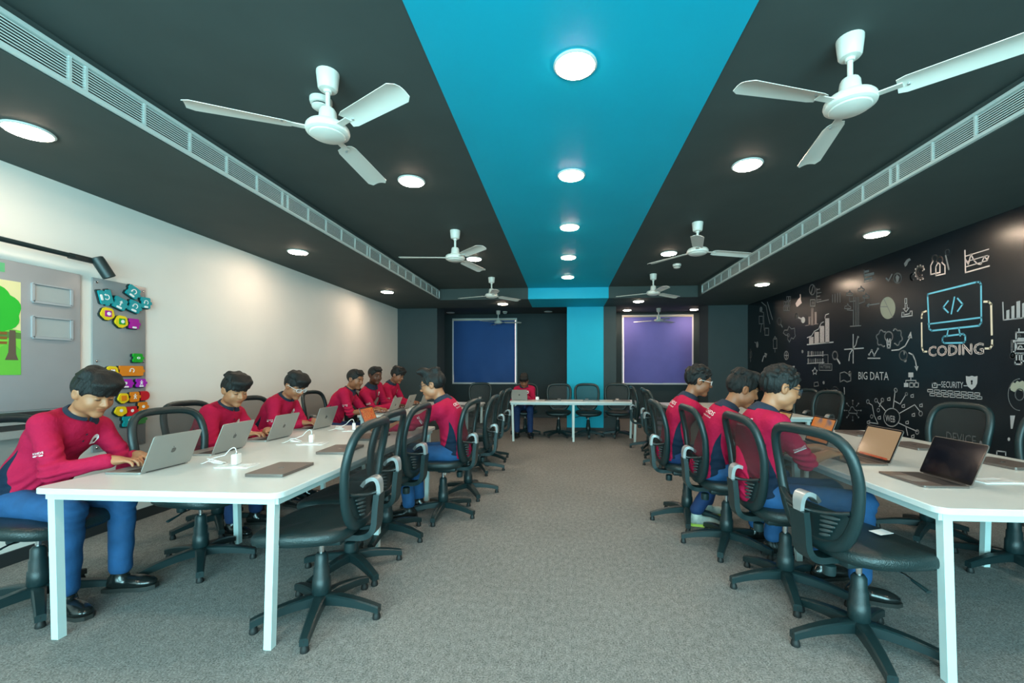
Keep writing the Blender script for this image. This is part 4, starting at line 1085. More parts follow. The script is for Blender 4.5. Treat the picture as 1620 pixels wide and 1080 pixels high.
def laptop(x, y, rz, ang, m, scr, lab, grp, z=TH + .0005, dock=False):
    e = empty('laptop', (x, y, z), rad(rz), lab, 'laptop', grp)
    t = .0085 if ang else .0
    MB().prism(rrect(LW, LD, .012, 4, 0, -LD / 2), .001, .0095).build('base', m, e, 30)
    for sx in (-.12, .12):
        for yy in (-.02, -.19): pass
    if ang:
        MB().box((0, -.062, .0096), (.262, .092, .0012)).build('keyboard', M_keys, e, 0)
        MB().box((0, -.160, .0096), (.125, .078, .0010)).build('trackpad', M_pad, e, 0)
        lid = empty_part('lid', e)
        L = Matrix.Translation((0, .002, .0105)) @ Matrix.Rotation(rad(-(ang - 90)), 4, 'X') @ Matrix.Rotation(rad(90), 4, 'X')
        # lid plane: local x across, local y up the lid, local z towards the user
        l = MB().prism(rrect(LW, LD, .012, 4, 0, LD / 2), -.0045, .0, L).build('lid', m, e, 30)
        MB().prism(rrect(LW - .004, LD - .006, .010, 4, 0, LD / 2), .0, .0006, L).build('bezel', M_bezel, l, 0)
        MB().prism(rrect(LW - .022, LD - .030, .004, 2, 0, LD / 2 + .004), .0004, .0011, L).build('screen', scr, l, 0)
        if dock:
            MB().prism(rrect(LW - .06, .012, .004, 2, 0, .022), .0012, .0015, L).build('dock_bar', S_dock, l, 0)
        MB().prism(logo_poly(.017), -.0051, -.0044, L @ Matrix.Translation((0, LD / 2, 0))).build('logo', M_logo, l, 0)
        MB().prism([(0, 0), (.004, .001), (.007, .006), (.002, .006)], -.0051, -.0044, L @ Matrix.Translation((.001, LD / 2 + .018, 0))).build('logo', M_logo, l, 0)
        MB().tube([(-.12, .002, .008), (.12, .002, .008)], .0045, 8).build('hinge', M_keys, e)
    else:
        l = MB().prism(rrect(LW, LD, .012, 4, 0, -LD / 2), .0102, .0155).build('lid', m, e, 30)
        MB().prism(logo_poly(.017), .0154, .0159, Matrix.Translation((0, -LD / 2, 0)) @ Matrix.Rotation(PI, 4, 'Z')).build('logo', M_logo, l, 0)
    return e
def empty_part(name, parent): return None
OPEN, SHUT = 'open laptops on the tables', 'shut laptops on the tables'
laptop(-2.285, 2.31, -90, 112, M_alu, S_tan, 'silver laptop open before the student with the swept fringe', OPEN)
laptop(-2.335, 2.83, -88, 112, M_alu, S_tan, 'open silver laptop at the empty seat by the white wall', OPEN)
laptop(-2.355, 3.39, -90, 112, M_alu, S_tan, 'open silver laptop used by the smiling mop-haired student', OPEN)
laptop(-2.375, 4.06, -92, 110, M_alu, S_tan, 'open grey laptop used by the student with pale spectacles', OPEN)
laptop(-2.30, 5.60, -90, 112, M_alu, S_tan, 'silver laptop open before the student with the yellow wristband', OPEN)
laptop(-2.34, 6.28, -90, 112, M_alu, S_tan, 'silver laptop open before the middle student of the far left table', OPEN)
laptop(-2.33, 6.92, -90, 112, M_alu, S_tan, 'silver laptop open before the farthest student along the white wall', OPEN)
laptop(-1.86, 4.08, 92, 112, M_rose, S_red, 'laptop with a red and orange screen at the far end of the near left table', OPEN)
laptop(1.915, 2.84, -90, 112, M_rose, S_tan, 'open laptop with a tan desktop screen before the nearest right student', OPEN, dock=True)
laptop(1.93, 2.345, -90, 112, M_rose, S_off, 'open laptop with a dark screen before the empty near right chair', OPEN)
laptop(1.90, 3.42, -92, 110, M_rose, S_orange, 'laptop with an orange and blue wallpaper before the middle right student', OPEN)
laptop(1.84, 3.93, -90, 112, M_rose, S_brown, 'laptop with a brown page on screen before the tallest right student', OPEN)
laptop(-.86, 8.20, 180, 112, M_alu, S_tan, 'silver laptop hiding the chest of the student at the back table', OPEN)
def shut(cx, cy, rz, lab):
    a = rad(rz); laptop(cx - math.sin(a) * LD / 2, cy + math.cos(a) * LD / 2, rz, 0, M_rose, None, lab, SHUT)
shut(-1.59, 2.31, 92, 'shut dark laptop nearest the camera on the left table')
shut(-1.575, 2.93, 94, 'shut dark laptop in the middle of the near left table edge')
shut(-1.62, 3.50, 90, 'shut dark laptop third along the near left table edge')
shut(2.58, 3.38, -86, 'shut dark laptop on the mural side of the near right table, middle of three')
shut(2.60, 4.02, -88, 'shut dark laptop at the far mural-side corner of the near right table')
shut(2.62, 2.78, -82, 'shut dark laptop cut by the right edge of the photo')
shut(-1.68, 5.85, 90, 'shut laptop on the aisle side of the far left table, nearer one')
shut(-1.68, 6.70, 88, 'shut laptop on the aisle side of the far left table, farther one')
shut(-.22, 8.18, 180, 'shut laptop on the back table beside the open silver one')
shut(.50, 8.18, 178, 'shut laptop on the back table before the blue pillar')
shut(1.06, 8.16, 181, 'shut laptop at the right end of the back table')
shut(1.92, 5.75, -90, 'shut laptop at the near corner of the far right table')
shut(1.92, 6.55, -92, 'shut laptop in the middle of the far right table')

# ------------------------------------------------------------------ chargers, cables, socket plates
M_wplast = mat('white_charger_plastic', (.82, .83, .82), .3)
M_cable = mat('white_cable', (.80, .80, .78), .45)
def charger(x, y, rz, lab):
    e = empty('charger', (x, y, TH + .005), rad(rz), lab, 'charger', 'white laptop chargers')
    MB().rbox((0, 0, .033), (.062, .030, .062), .007, None, 3).build('charger_body', M_wplast, e)
    MB().box((0, .0, .0665), (.012, .009, .006)).build('cable_socket', M_pad, e, 0)
def cable(x, y, rz, lab, reach, seed=1, loops=3, r=.05, arch=None):
    rg = random.Random(seed); P = []
    if arch: P += bez((0, 0, .066), (0, 0, .066 + arch * 1.6), (reach * .28, .01, .06), 8)
    n = 16 * loops
    for k in range(n + 1):
        a = 2 * PI * k / 16; rr = r * (1 + .18 * math.sin(a * .37 + seed)); tl = .6 + .25 * math.sin(k * .11 + seed)
        P.append((reach * .55 + rr * math.cos(a) * .9 + .006 * math.sin(k * .7), .012 * math.sin(k * .2 + seed) + rr * math.sin(a) * (1 - tl * .5), .004 + rr * tl * (.5 + .5 * math.sin(a + .4)) * .95))
    P += bez(P[-1], (reach * .8, .05, .004), (reach, 0, .004), 6)[1:]
    MBc = MB().tube(P, .0024, 6).build('charging_cable', M_cable, None, 180)
    MBc.location = (x, y, TH + .001); MBc.rotation_euler = (0, 0, rad(rz)); tag(MBc, lab, 'cable', 'white charging cables')
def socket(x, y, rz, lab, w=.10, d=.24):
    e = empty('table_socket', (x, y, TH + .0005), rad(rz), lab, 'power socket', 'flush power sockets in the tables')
    MB().prism(rrect(w, d, .01, 3), .0, .004).build('cover_plate', mat('glare_white_socket_plate', (.86, .88, .87), .2), e, 30)  # plate white also stands for the glare patch on the table top
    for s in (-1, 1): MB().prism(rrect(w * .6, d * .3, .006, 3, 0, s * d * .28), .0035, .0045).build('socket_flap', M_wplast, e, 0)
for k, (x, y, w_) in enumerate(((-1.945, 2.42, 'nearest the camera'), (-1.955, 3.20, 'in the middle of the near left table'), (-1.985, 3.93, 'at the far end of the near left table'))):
    charger(x, y, -80 + 8 * k, 'small white charger block standing ' + w_ + (', left table' if k == 0 else ''))
    cable(x, y, 176 + 6 * k, 'coiled white cable of the charger ' + ('nearest the camera' if k == 0 else w_), .24, seed=k + 2, loops=3, r=.042, arch=.05)
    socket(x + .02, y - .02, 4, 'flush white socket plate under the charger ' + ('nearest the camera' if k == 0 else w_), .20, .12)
socket(2.18, 2.36, 5, 'flush white plate standing for the glare patch on the near right table', .20, .12)
cable(2.14, 3.15, 10, 'white cable coiled on the near right table behind the tan screen', .14, seed=8, loops=3, r=.05)
cable(2.05, 5.72, 0, 'white cable coiled on the near end of the far right table', .16, seed=9, loops=3, r=.055)
cable(-2.05, 5.85, 160, 'white cable coiled on the far left table', .16, seed=10, loops=3, r=.05)
charger(-1.95, 6.05, 20, 'white charger block on the far left table'); charger(-.52, 8.22, 10, 'white charger block on the back table beside the student')
# card on the seat of the empty near right chair, wristband
px_, py_ = 1.53, 2.20
cd = MB().box((0, 0, 0), (.085, .055, .0016)).build('paper_card', M_print, None, 0); cd.location = (px_, py_, .5215); cd.rotation_euler = (rad(2), 0, rad(20)); tag(cd, 'small white card lying on the empty near right chair seat', 'card')

# ------------------------------------------------------------------ left wall: display boards, poster, puzzle blocks, spotlight
M_board = mat('grey_display_board', (.36, .37, .39), .35, noise=.03, nscale=5)
M_board2 = mat('grey_acrylic_panel', (.26, .275, .285), .3, noise=.03, nscale=5)
WX = XL + .002
def on_left(px, py, d=.02): return on_x(px, py, XL + d)
def wall_pt(y, z, d): return Vector((XL + d, y, z))
LM = Matrix(((0, 0, 1, 0), (1, 0, 0, 0), (0, 1, 0, 0), (0, 0, 0, 1)))      # drawing (x,y,z) -> wall (Y,Z,out)
bd = empty('display_board', (XL, 2.2, 1.03), 0, 'large pale grey display board on the white wall at the left edge', 'display board')
MB().rbox((.012, -.1, .505), (.024, 1.86, 1.01), .004).build('board', M_board, bd)
for k, (a, b) in enumerate((((52, 446), (113, 486)), ((52, 498), (113, 539)))):
    y0, z0 = on_left(a[0], a[1] - 0, .03); y1, z1 = on_left(b[0], b[1], .03)
    yc, zc, w_, h_ = (y0 + y1) / 2 - 2.2, (z0 + z1) / 2 - 1.03, y1 - y0, abs(z1 - z0) * .9
    m = MB()
    for cy, cz, sy, sz in ((0, -h_ / 2, w_, .016), (-w_ / 2, 0, .016, h_), (w_ / 2, 0, .016, h_), (0, h_ / 2, w_, .010)): m.box((.030, yc + cy, zc + cz), (.014, sy, sz))
    fo = m.build('card_frame', M_board, bd, 0); MB().box((.0265, yc, zc), (.004, w_ - .02, h_ - .02)).build('card', mat('pale_grey_card', (.36, .38, .38), .5), fo, 0)
led = empty('board_ledge', (XL, 2.2, .86), 0, 'white ledge with dark strips under the large display board', 'ledge')
MB().box((.03, -.1, .145), (.06, 1.86, .03)).build('dark_strip', M_skirt, led, 0)
MB().box((.04, -.1, .105), (.08, 1.86, .045)).build('shelf', M_wmetal, led, 0)
MB().box((.03, -.1, .060), (.06, 1.86, .03)).build('dark_strip', M_skirt, led, 0)
MB().box((.04, -.1, .018), (.08, 1.86, .05)).build('shelf', M_wmetal, led, 0)
# poster: lawn, tree and bench
(y0, z1), (y1, z0) = on_left(-60, 440, .03), on_left(35, 594, .03)
z1 = 1.905; z0 = 1.275; y0, y1 = 2.16, 2.665
po = empty('poster', (XL + .025, y1, z0), 0, 'bright green park poster with a tree and a bench on the grey board', 'poster')
pw, ph_ = y1 - y0, z1 - z0
def flat(name, pts, d, col): return MB().prism(pts, d, d + .0006, LM).build(name, mat(name + '_ink', col, .6), po, 0)
flat('sky', [(-pw, 0), (0, 0), (0, ph_), (-pw, ph_)], .000, (.80, .72, .38))
flat('lawn', [(-pw, 0), (0, 0), (0, .30)] + [(-pw * t, .30 + .02 * math.sin(t * 5)) for t in (.2, .4, .6, .8, 1)], .0007, (.20, .62, .06))
flat('dark_lawn', [(-.20, 0), (0, 0), (0, .17), (-.03, .20), (-.08, .205), (-.14, .16), (-.18, .08)], .0014, (.13, .52, .05))
flat('tree_shadow', [(-.30, .255), (0, .245), (0, .285), (-.30, .30)], .0016, (.10, .22, .05))
cl = []
for k in range(40):
    a = 2 * PI * k / 40; r = .95 + .12 * abs(math.sin(3.5 * a + .4)); cl.append((-.165 + .16 * r * math.cos(a), .425 + .16 * r * math.sin(a)))
flat('tree_crown', cl, .0021, (.02, .46, .03))
flat('tree_trunk', [(-.085, .10), (-.015, .10), (-.028, .14), (-.030, .30), (-.062, .30), (-.068, .15)], .0028, (.12, .085, .06))
for k in range(3): flat('bench_slat', [(-.30, .20 + .032 * k), (-.075, .205 + .032 * k), (-.075, .222 + .032 * k), (-.30, .217 + .032 * k)], .0035, ((.25, .10, .02), (.45, .22, .04), (.20, .08, .02))[k])
gs = MB().prism([(-.06, 0), (.06, 0), (.06, .06), (-.06, .06)], 0, .001, LM).build('green_sticker', mat('green_sticker_ink', (.12, .45, .20), .6), None, 0); gs.location = (XL + .026, 2.52, 1.955); tag(gs, 'small green label strip above the park poster', 'label')
# tall panel
tp = empty('magnet_panel', (XL, 3.335, .66), 0, 'tall narrow grey panel holding coloured puzzle blocks on the white wall', 'panel')
MB().rbox((.010, 0, .69), (.012, .43, 1.38), .003).build('board', M_board2, tp)
for yy in (-.19, .19):
    for zz in (.03, .72, 1.345): MB().lathe([(.009, 0), (.009, .006), (.005, .009)], 12, Matrix.Translation((.016, yy, zz)) @ Matrix.Rotation(PI / 2, 4, 'Y')).build('screw', M_chrome, tp)
def rr_block(w, h, kind):
    if kind == 'round':
        P = []
        for k in range(30):
            a = 2 * PI * k / 30; r = 1 + .09 * (1 if (k // 3) % 2 else -1) * .5; P.append((w / 2 * r * math.cos(a), h / 2 * r * math.sin(a)))
        return P
    if kind == 'half': return [(-w / 2, -h / 2), (0, -h / 2)] + [(w / 2 * math.sin(t), -h / 2 * math.cos(t)) for t in [PI * i / 10 for i in range(1, 10)]] + [(0, h / 2), (-w / 2, h / 2)]
    # square with a notch on the left and a tab on the right
    t = h * .16
    return [(-w / 2, -h / 2 + .006), (-w / 2 + .006, -h / 2), (w / 2 - .012, -h / 2), (w / 2 - .004, -h / 2 + .008), (w / 2 - .004, -t), (w / 2 + .010, -t * .7), (w / 2 + .010, t * .7), (w / 2 - .004, t), (w / 2 - .004, h / 2 - .008), (w / 2 - .012, h / 2), (-w / 2 + .006, h / 2), (-w / 2, h / 2 - .006), (-w / 2, t), (-w / 2 + .009, t * .7), (-w / 2 + .009, -t * .7), (-w / 2, -t)]
BC = {'teal': (.0, .30, .34), 'yellow': (.85, .60, .01), 'magenta': (.40, .005, .30), 'green': (.005, .33, .02), 'orange': (.75, .22, .01), 'purple': (.38, .01, .42), 'red': (.55, .01, .02)}
def block(px, py, w, h, col, lab, kind='sq', rot=0, icon='dot', chip=True):
    y, z = on_left(px, py, .03)
    e = empty('puzzle_block', (XL + .016, y, z), 0, lab, 'puzzle block', 'coloured puzzle blocks on the tall grey panel')
    R = LM @ Matrix.Rotation(rad(rot), 4, 'Z'); P = rr_block(w, h, kind)
    MB().prism([(x * 1.06 - .005, y_ * 1.06 - .004) for x, y_ in P], .0, .014, R).build('black_backing', M_blk, e, 0)
    MB().prism(P, .014, .026, R).build('front', mat(col + '_block', BC[col], .4), e, 0)
    iw = mat('white_icon', (.85, .86, .84), .5)
    if chip: MB().prism(rrect(w * .42, h * .18, h * .085, 4, -w * .02, -h * .38), .026, .029, R).build('white_chip', iw, e, 0)
    s = min(w, h)
    if icon == 'turn':
        P2 = [(s * .2 * math.cos(t), s * .2 * math.sin(t) + s * .05) for t in [rad(-60 + 250 * i / 10) for i in range(11)]]
        mb = MB(); n = len(P2)
        for i in range(n - 1):
            (xa, ya), (xb, yb_) = P2[i], P2[i + 1]; tx, ty = xb - xa, yb_ - ya; l_ = math.hypot(tx, ty); nx, ny = -ty / l_ * s * .035, tx / l_ * s * .035
            mb.prism([(xa - nx, ya - ny), (xb - nx, yb_ - ny), (xb + nx, yb_ + ny), (xa + nx, ya + ny)], .026, .0275, R)
        x_, y_ = P2[-1]; mb.prism([(x_ - s * .1, y_), (x_ + s * .1, y_ + s * .02), (x_ - s * .02, y_ - s * .14)], .026, .0275, R)
        mb.build('arrow_icon', iw, e, 0)
    elif icon == 'arrow':
        MB().prism([(-s * .05, -s * .2), (s * .05, -s * .2), (s * .05, s * .08), (s * .16, s * .08), (0, s * .28), (-s * .16, s * .08), (-s * .05, s * .08)], .026, .0275, R).build('arrow_icon', iw, e, 0)
    elif icon == 'man':
        mb = MB(); mb.prism([(s * .07 * math.cos(2 * PI * k / 10), s * .26 + s * .07 * math.sin(2 * PI * k / 10)) for k in range(10)], .026, .0275, R)
        mb.prism([(-s * .16, -s * .22), (-s * .08, -s * .22), (0, -s * .02), (s * .08, -s * .22), (s * .16, -s * .22), (s * .06, s * .05), (s * .2, s * .1), (s * .18, s * .15), (-s * .18, s * .15), (-s * .2, s * .1), (-s * .06, s * .05)], .026, .0275, R); mb.build('walking_figure_icon', iw, e, 0)
    elif icon == 'heart':
        MB().prism([(0, -s * .2), (s * .2, s * .02), (s * .18, s * .14), (s * .09, s * .18), (0, s * .1), (-s * .09, s * .18), (-s * .18, s * .14), (-s * .2, s * .02)], .029, .031, R).build('heart_icon', iw, e, 0)
        MB().prism(rrect(s * .5, s * .46, .004, 2), .026, .029, R).build('icon_square', mat({'teal': 'red', 'yellow': 'orange'}.get(col, 'orange') + '_block', BC['orange'], .4), e, 0)
    elif icon in ('psq', 'gsq', 'osq'):
        MB().prism(rrect(s * .5, s * .5, .004, 2, 0, 0), .026, .029, R).build('icon_square', mat({'psq': 'magenta', 'gsq': 'green', 'osq': 'orange'}[icon] + '_block', BC[{'psq': 'magenta', 'gsq': 'green', 'osq': 'orange'}[icon]], .4), e, 0)
        if icon != 'osq': MB().prism([(s * .15 * math.cos(2 * PI * k / 14) + .004, s * .15 * math.sin(2 * PI * k / 14)) for k in range(14)], .029, .030, R).build('round_icon', iw, e, 0)
    elif icon == 'dot':
        MB().prism([(s * .17 * math.cos(2 * PI * k / 14), s * .17 * math.sin(2 * PI * k / 14) + s * .05) for k in range(14)], .026, .0275, R).build('round_icon', iw, e, 0)
    elif icon == 'sound':
        mb = MB(); mb.prism([(-s * .16, -s * .08), (-s * .08, -s * .08), (0, -s * .17), (0, s * .17), (-s * .08, s * .08), (-s * .16, s * .08)], .026, .0275, R)
        for q in (.09, .17): mb.prism([(s * q, -s * .12), (s * q + s * .035, -s * .12), (s * q + s * .035, s * .12), (s * q, s * .12)], .026, .0275, R)
        mb.build('sound_icon', iw, e, 0)
block(166, 470, .115, .095, 'teal', 'teal puzzle block at the upper left of the tall grey panel', rot=-75, icon='turn')
block(189, 480, .105, .095, 'teal', 'teal puzzle block with a short arrow, second in the upper row', rot=-20, icon='arrow')
block(210, 462, .105, .095, 'teal', 'teal puzzle block sitting highest on the tall grey panel', rot=-28, icon='turn')
block(212, 485, .105, .095, 'teal', 'teal puzzle block right under the highest one', rot=-18, icon='turn')
block(229.5, 479, .085, .095, 'teal', 'teal puzzle block at the upper right edge of the panel', icon='turn')
block(169, 496, .100, .100, 'yellow', 'yellow gear-edged puzzle block with a purple square', kind='round', icon='psq', chip=False)
block(191, 508.5, .100, .100, 'yellow', 'yellow gear-edged puzzle block with a green square', kind='round', icon='gsq', chip=False)
block(211, 512, .085, .085, 'magenta', 'plain magenta puzzle block in the upper group', icon=None)
block(217, 566, .085, .075, 'green', 'green puzzle block with a sound sign', icon='sound', chip=False)
block(176, 587, .095, .085, 'yellow', 'yellow puzzle block with an orange heart square', kind='round', icon='heart', chip=False)
block(207, 586.5, .205, .085, 'orange', 'long orange puzzle block with a turning arrow', icon='turn', chip=False)
block(197, 606.5, .120, .072, 'purple', 'left purple puzzle block in the purple row', icon='dot')
block(222, 605.5, .085, .072, 'purple', 'right purple puzzle block in the purple row', icon='man')
block(194, 629.5, .085, .085, 'yellow', 'yellow puzzle block with an orange square above the red one', kind='round', icon='osq', chip=False)
block(212, 627.5, .080, .085, 'orange', 'orange puzzle block with a walking figure', icon='man', chip=False)
block(228.5, 625.5, .075, .080, 'red', 'plain red half-round puzzle block at the panel edge', kind='half', icon=None, chip=False)
block(190, 650, .095, .080, 'yellow', 'yellow half-round puzzle block beside the red one', kind='round', icon='dot', chip=False)
block(207.5, 650, .085, .080, 'red', 'red puzzle block with a round white sign', icon='dot', chip=False)
block(225, 643.5, .080, .085, 'orange', 'orange puzzle block at the lower right with a white chip', icon='dot')
block(203, 666, .105, .085, 'teal', 'teal puzzle block with an upward arrow in the bottom row', icon='arrow', chip=False)
block(222, 663, .085, .075, 'green', 'plain green puzzle block in the bottom row', icon=None, chip=False)
# wall spotlight on a long rod
sp = empty('wall_spotlight', (XL, 3.0, 2.15), 0, 'black cylinder spotlight on a long rod above the display boards', 'spotlight')
MB().tube([(.10, -1.3, .006), (.10, -.08, .000)], .017, 10).build('rod', M_blk, sp)
MB().rbox((.10, -.03, -.002), (.026, .17, .042), .006).build('bracket', mat('dark_grey_metal', (.03, .037, .037), .4, metal=.4), sp)
MB().rbox((.05, -1.0, .005), (.10, .03, .03), .004).build('wall_mount', M_blk, sp)
LMx = Matrix.Translation((.13, .10, -.045)) @ Matrix.Rotation(rad(24), 4, 'X') @ Matrix.Rotation(rad(-14), 4, 'Y')
MB().lathe([(.030, .085), (.040, .080), (.042, .06), (.042, -.075), (.038, -.078), (.036, -.06)], 20, LMx, cap=False).build('lamp_head', M_blk, sp)
MB().lathe([(.001, .086), (.032, .085)], 20, LMx, cap=False).build('head_cap', M_blk, sp)
MB().lathe([(.037, -.070), (.026, -.060), (.001, -.055)], 20, LMx, cap=False).build('reflector', M_chrome, sp)
MB().tube([(.10, .045, -.002), (.12, .09, -.02)], .012, 8).build('swivel', M_blk, sp)
# ------------------------------------------------------------------ chalk mural painted flat on the black wall (strokes laid on the wall plane)
MX = XR - .0015
class Draw:
    def __init__(s): s.mb = MB()
    def pt(s, x, y): Y, Z = on_x(x, y, MX); return Vector((MX, Y, Z))
    def line(s, pts, w=1.6, closed=False):
        P = [s.pt(*p) for p in pts]
        if closed: P = P + [P[0]]
        for a, b in zip(P, P[1:]):
            d = b - a
            if d.length < 1e-5: continue
            xm = (a.y + b.y) / 2; ww = w * .0032 * (xm / 4.0); d.normalize(); n = Vector((0, -d.z, d.y)) * ww; e = d * ww * .8
            s.mb.add([a - n - e, b - n + e, b + n + e, a + n - e], [(0, 1, 2, 3)])
        return s
    def fill(s, pts): P = [s.pt(*p) for p in pts]; s.mb.add(P, [tuple(range(len(P)))]); return s
    def circ(s, cx, cy, rx, ry=None, w=1.4, a0=0, a1=360, n=18):
        ry = ry or rx * 1.15
        return s.line([(cx + rx * math.cos(rad(a0 + (a1 - a0) * i / n)), cy + ry * math.sin(rad(a0 + (a1 - a0) * i / n))) for i in range(n + 1)], w)
    def disc(s, cx, cy, rx, ry=None, n=16):
        ry = ry or rx * 1.15; return s.fill([(cx + rx * math.cos(2 * PI * i / n), cy + ry * math.sin(2 * PI * i / n)) for i in range(n)])
    def rect(s, x0, y0, x1, y1, w=1.4, sk=0): return s.line([(x0, y0 + sk), (x1, y0), (x1, y1), (x0, y1 + sk)], w, True)
    def done(s, name, m=None):
        o = s.mb.build(name, m or M_chalk, wr, 0); return o
def wtext(body, x0, y0, x1, y1, m, name, outline=False):
    """lettering whose left edge spans y0..y1 at pixel x0 and whose right end is at x1"""
    V, F = text_verts(body, 1.0); hy = max(v[1] for v in V) - min(v[1] for v in V)
    Y0, Z1 = on_x(x0, y0, MX); _, Z0 = on_x(x0, y1, MX); Y1 = on_x(x1, y0, MX)[0]
    pts = [(MX, (Y0 + Y1) / 2 + vx * (Y1 - Y0), (Z0 + Z1) / 2 + vy / hy * (Z1 - Z0)) for vx, vy in V]
    mb = MB()
    if outline:                                   # hollow letters: strokes along the letter outlines
        cnt = {}
        for f in F:
            for a, b in zip(f, f[1:] + f[:1]): k = (min(a, b), max(a, b)); cnt[k] = cnt.get(k, 0) + 1
        for (a, b), c in cnt.items():
            if c == 1:
                A, B = Vector(pts[a]), Vector(pts[b]); d = B - A
                if d.length < 1e-5: continue
                d.normalize(); n = Vector((0, -d.z, d.y)) * outline; e = d * outline
                mb.add([A - n - e, B - n + e, B + n + e, A + n - e], [(0, 1, 2, 3)])
    else: mb.add(pts, F)
    return mb.build(name, m, wr, 0)
# CODING monitor
d = Draw()
d.line([(1468, 465), (1545, 446), (1550, 446), (1552, 450), (1552.5, 510), (1549, 515), (1474, 523), (1470, 520), (1467.5, 468)], 2.4, True)
d.line([(1468.5, 512.5), (1552.5, 502)], 2.2).line([(1500, 521), (1498, 532)], 2).line([(1517, 519), (1519, 531)], 2)
d.line([(1493, 532), (1524, 528), (1527, 531), (1527, 540), (1524, 542), (1494, 542.5), (1491, 540), (1491, 535)], 2.3, True)
d.line([(1500, 476), (1492, 486), (1500, 494)], 2.2).line([(1510, 470), (1505, 496)], 2.2).line([(1515, 472), (1523, 481), (1515, 492)], 2.2).done('mural_monitor', M_cyanp)
d = Draw(); d.line([(1465, 492), (1459.5, 494), (1458, 500), (1458, 503)], 2.4).line([(1458, 511), (1458.5, 550), (1461, 556), (1466, 556)], 2.4)
d.line([(1557, 477), (1564, 477), (1568, 481), (1569, 529)], 2.8).line([(1569.5, 538), (1569.5, 546), (1566, 551), (1559, 551)], 2.6).done('mural_bracket', M_cream)
wtext('CODING', 1469, 548, 1556, 563.5, M_chalkp, 'mural_lettering_coding', outline=.0042)
wtext('BIG DATA', 1358, 588, 1406, 600, M_chalk, 'mural_lettering_big_data')
wtext('SECURITY', 1489, 603, 1524, 612.5, M_chalk, 'mural_lettering_security')
wtext('WEB', 1401, 656, 1416, 666, M_chalk, 'mural_lettering_web')
wtext('DEVICE', 1497, 682, 1544, 697, M_chalk2, 'mural_lettering_device')
wtext('PATTERNS', 1298, 578, 1314, 583, M_chalk2, 'mural_lettering_patterns')
Draw().rect(1296, 575.5, 1316, 585.5, 1).line([(1302, 561), (1310, 561), (1310, 575)], 1).done('mural_pattern_frame', M_chalk2)
# security wall, lock and shield
d = Draw()
for r_ in range(2):
    for k in range(8): x = 1467.5 + r_ * 3.5 + 10.6 * k; y = 616 + r_ * 6.2 + .75 * k; d.rect(x, y, x + 8.2, y + 3.8, 1.1, -.3)
d.done('mural_brick_row')
Draw().rect(1475, 606, 1482.5, 613, 1.6).circ(1478.8, 605.5, 2.8, 3.5, 1.4, 180, 360).disc(1478.8, 609, 1).line([(1483, 608.5), (1488, 608.5)], 1.2).line([(1525, 610), (1530, 610)], 1.2).done('mural_padlock')
Draw().fill([(1528, 594.5), (1533, 595.5), (1537.5, 594), (1542, 595.5), (1546.5, 594.5), (1546, 606), (1543, 612), (1537.5, 616.5), (1531, 611), (1528.5, 604)]).done('mural_shield', M_chalk)
o = Draw(); MX -= .001; o.disc(1537.3, 603, 1.6, 2).fill([(1536.6, 603), (1538, 603), (1538.6, 608), (1536, 608)]).done('mural_keyhole', M_black_wall); MX += .001
# people and line chart
d = Draw()
for cx, cy, s in ((1479, 409, 1.0), (1487, 411, .95)):
    d.circ(cx, cy, 4.4 * s, 5.6 * s, 1.7, 130, 410); d.line([(cx - 3.5, cy + 5), (cx - 6.5, cy + 11), (cx - 6.5, cy + 25), (cx + 7, cy + 22)], 1.7).line([(cx + 3, cy + 4), (cx + 8, cy + 9), (cx + 8, cy + 22)], 1.7)
d.done('mural_people', M_chalkp)
Draw().circ(1499, 399, 3.5, 4.5, 1.3).line([(1496, 404), (1501, 426)], 2.2).done('mural_faint_person', M_chalk2)
Draw().line([(1526.5, 396), (1527.5, 431), (1565, 420.5)], 1.8).line([(1528, 405), (1564, 394)], 1.3).line([(1528, 414), (1562, 404)], 1.2).line([(1528, 422), (1562, 412)], 1.2).line([(1528, 411), (1532, 418), (1536, 402), (1541, 412), (1546, 417), (1552, 418), (1557, 406), (1562, 411), (1564, 405)], 1.7).done('mural_line_chart', M_chalkp)
d = Draw(); d.circ(1456, 431, 7, 9.5, 2.2, 60, 330); d.circ(1457, 431, 3.5, 4.5, 1.6, 60, 320)
for k in range(9): a = rad(60 + 30 * k); d.line([(1456 + 7 * math.cos(a), 431 + 9.5 * math.sin(a)), (1456 + 8.8 * math.cos(a), 431 + 11.5 * math.sin(a))], 2)
d.done('mural_gear', M_chalkp); Draw().circ(1443, 438, 3, 5, 2.2, 60, 300).done('mural_euro', M_chalk2)
Draw().circ(1420, 440, 6, 7.8, 1.8).fill([(1419, 434), (1423, 438), (1421, 446), (1418, 446), (1417, 438)]).done('mural_round_badge', M_chalk2)
Draw().fill([(1430, 417), (1434, 411), (1439, 408), (1441, 411), (1437, 414), (1435, 419), (1432, 422)]).done('mural_arrow_stamp', M_chalk2)
Draw().line([(1402, 440), (1406, 444), (1411, 434)], 2.2).done('mural_tick', M_chalk2)
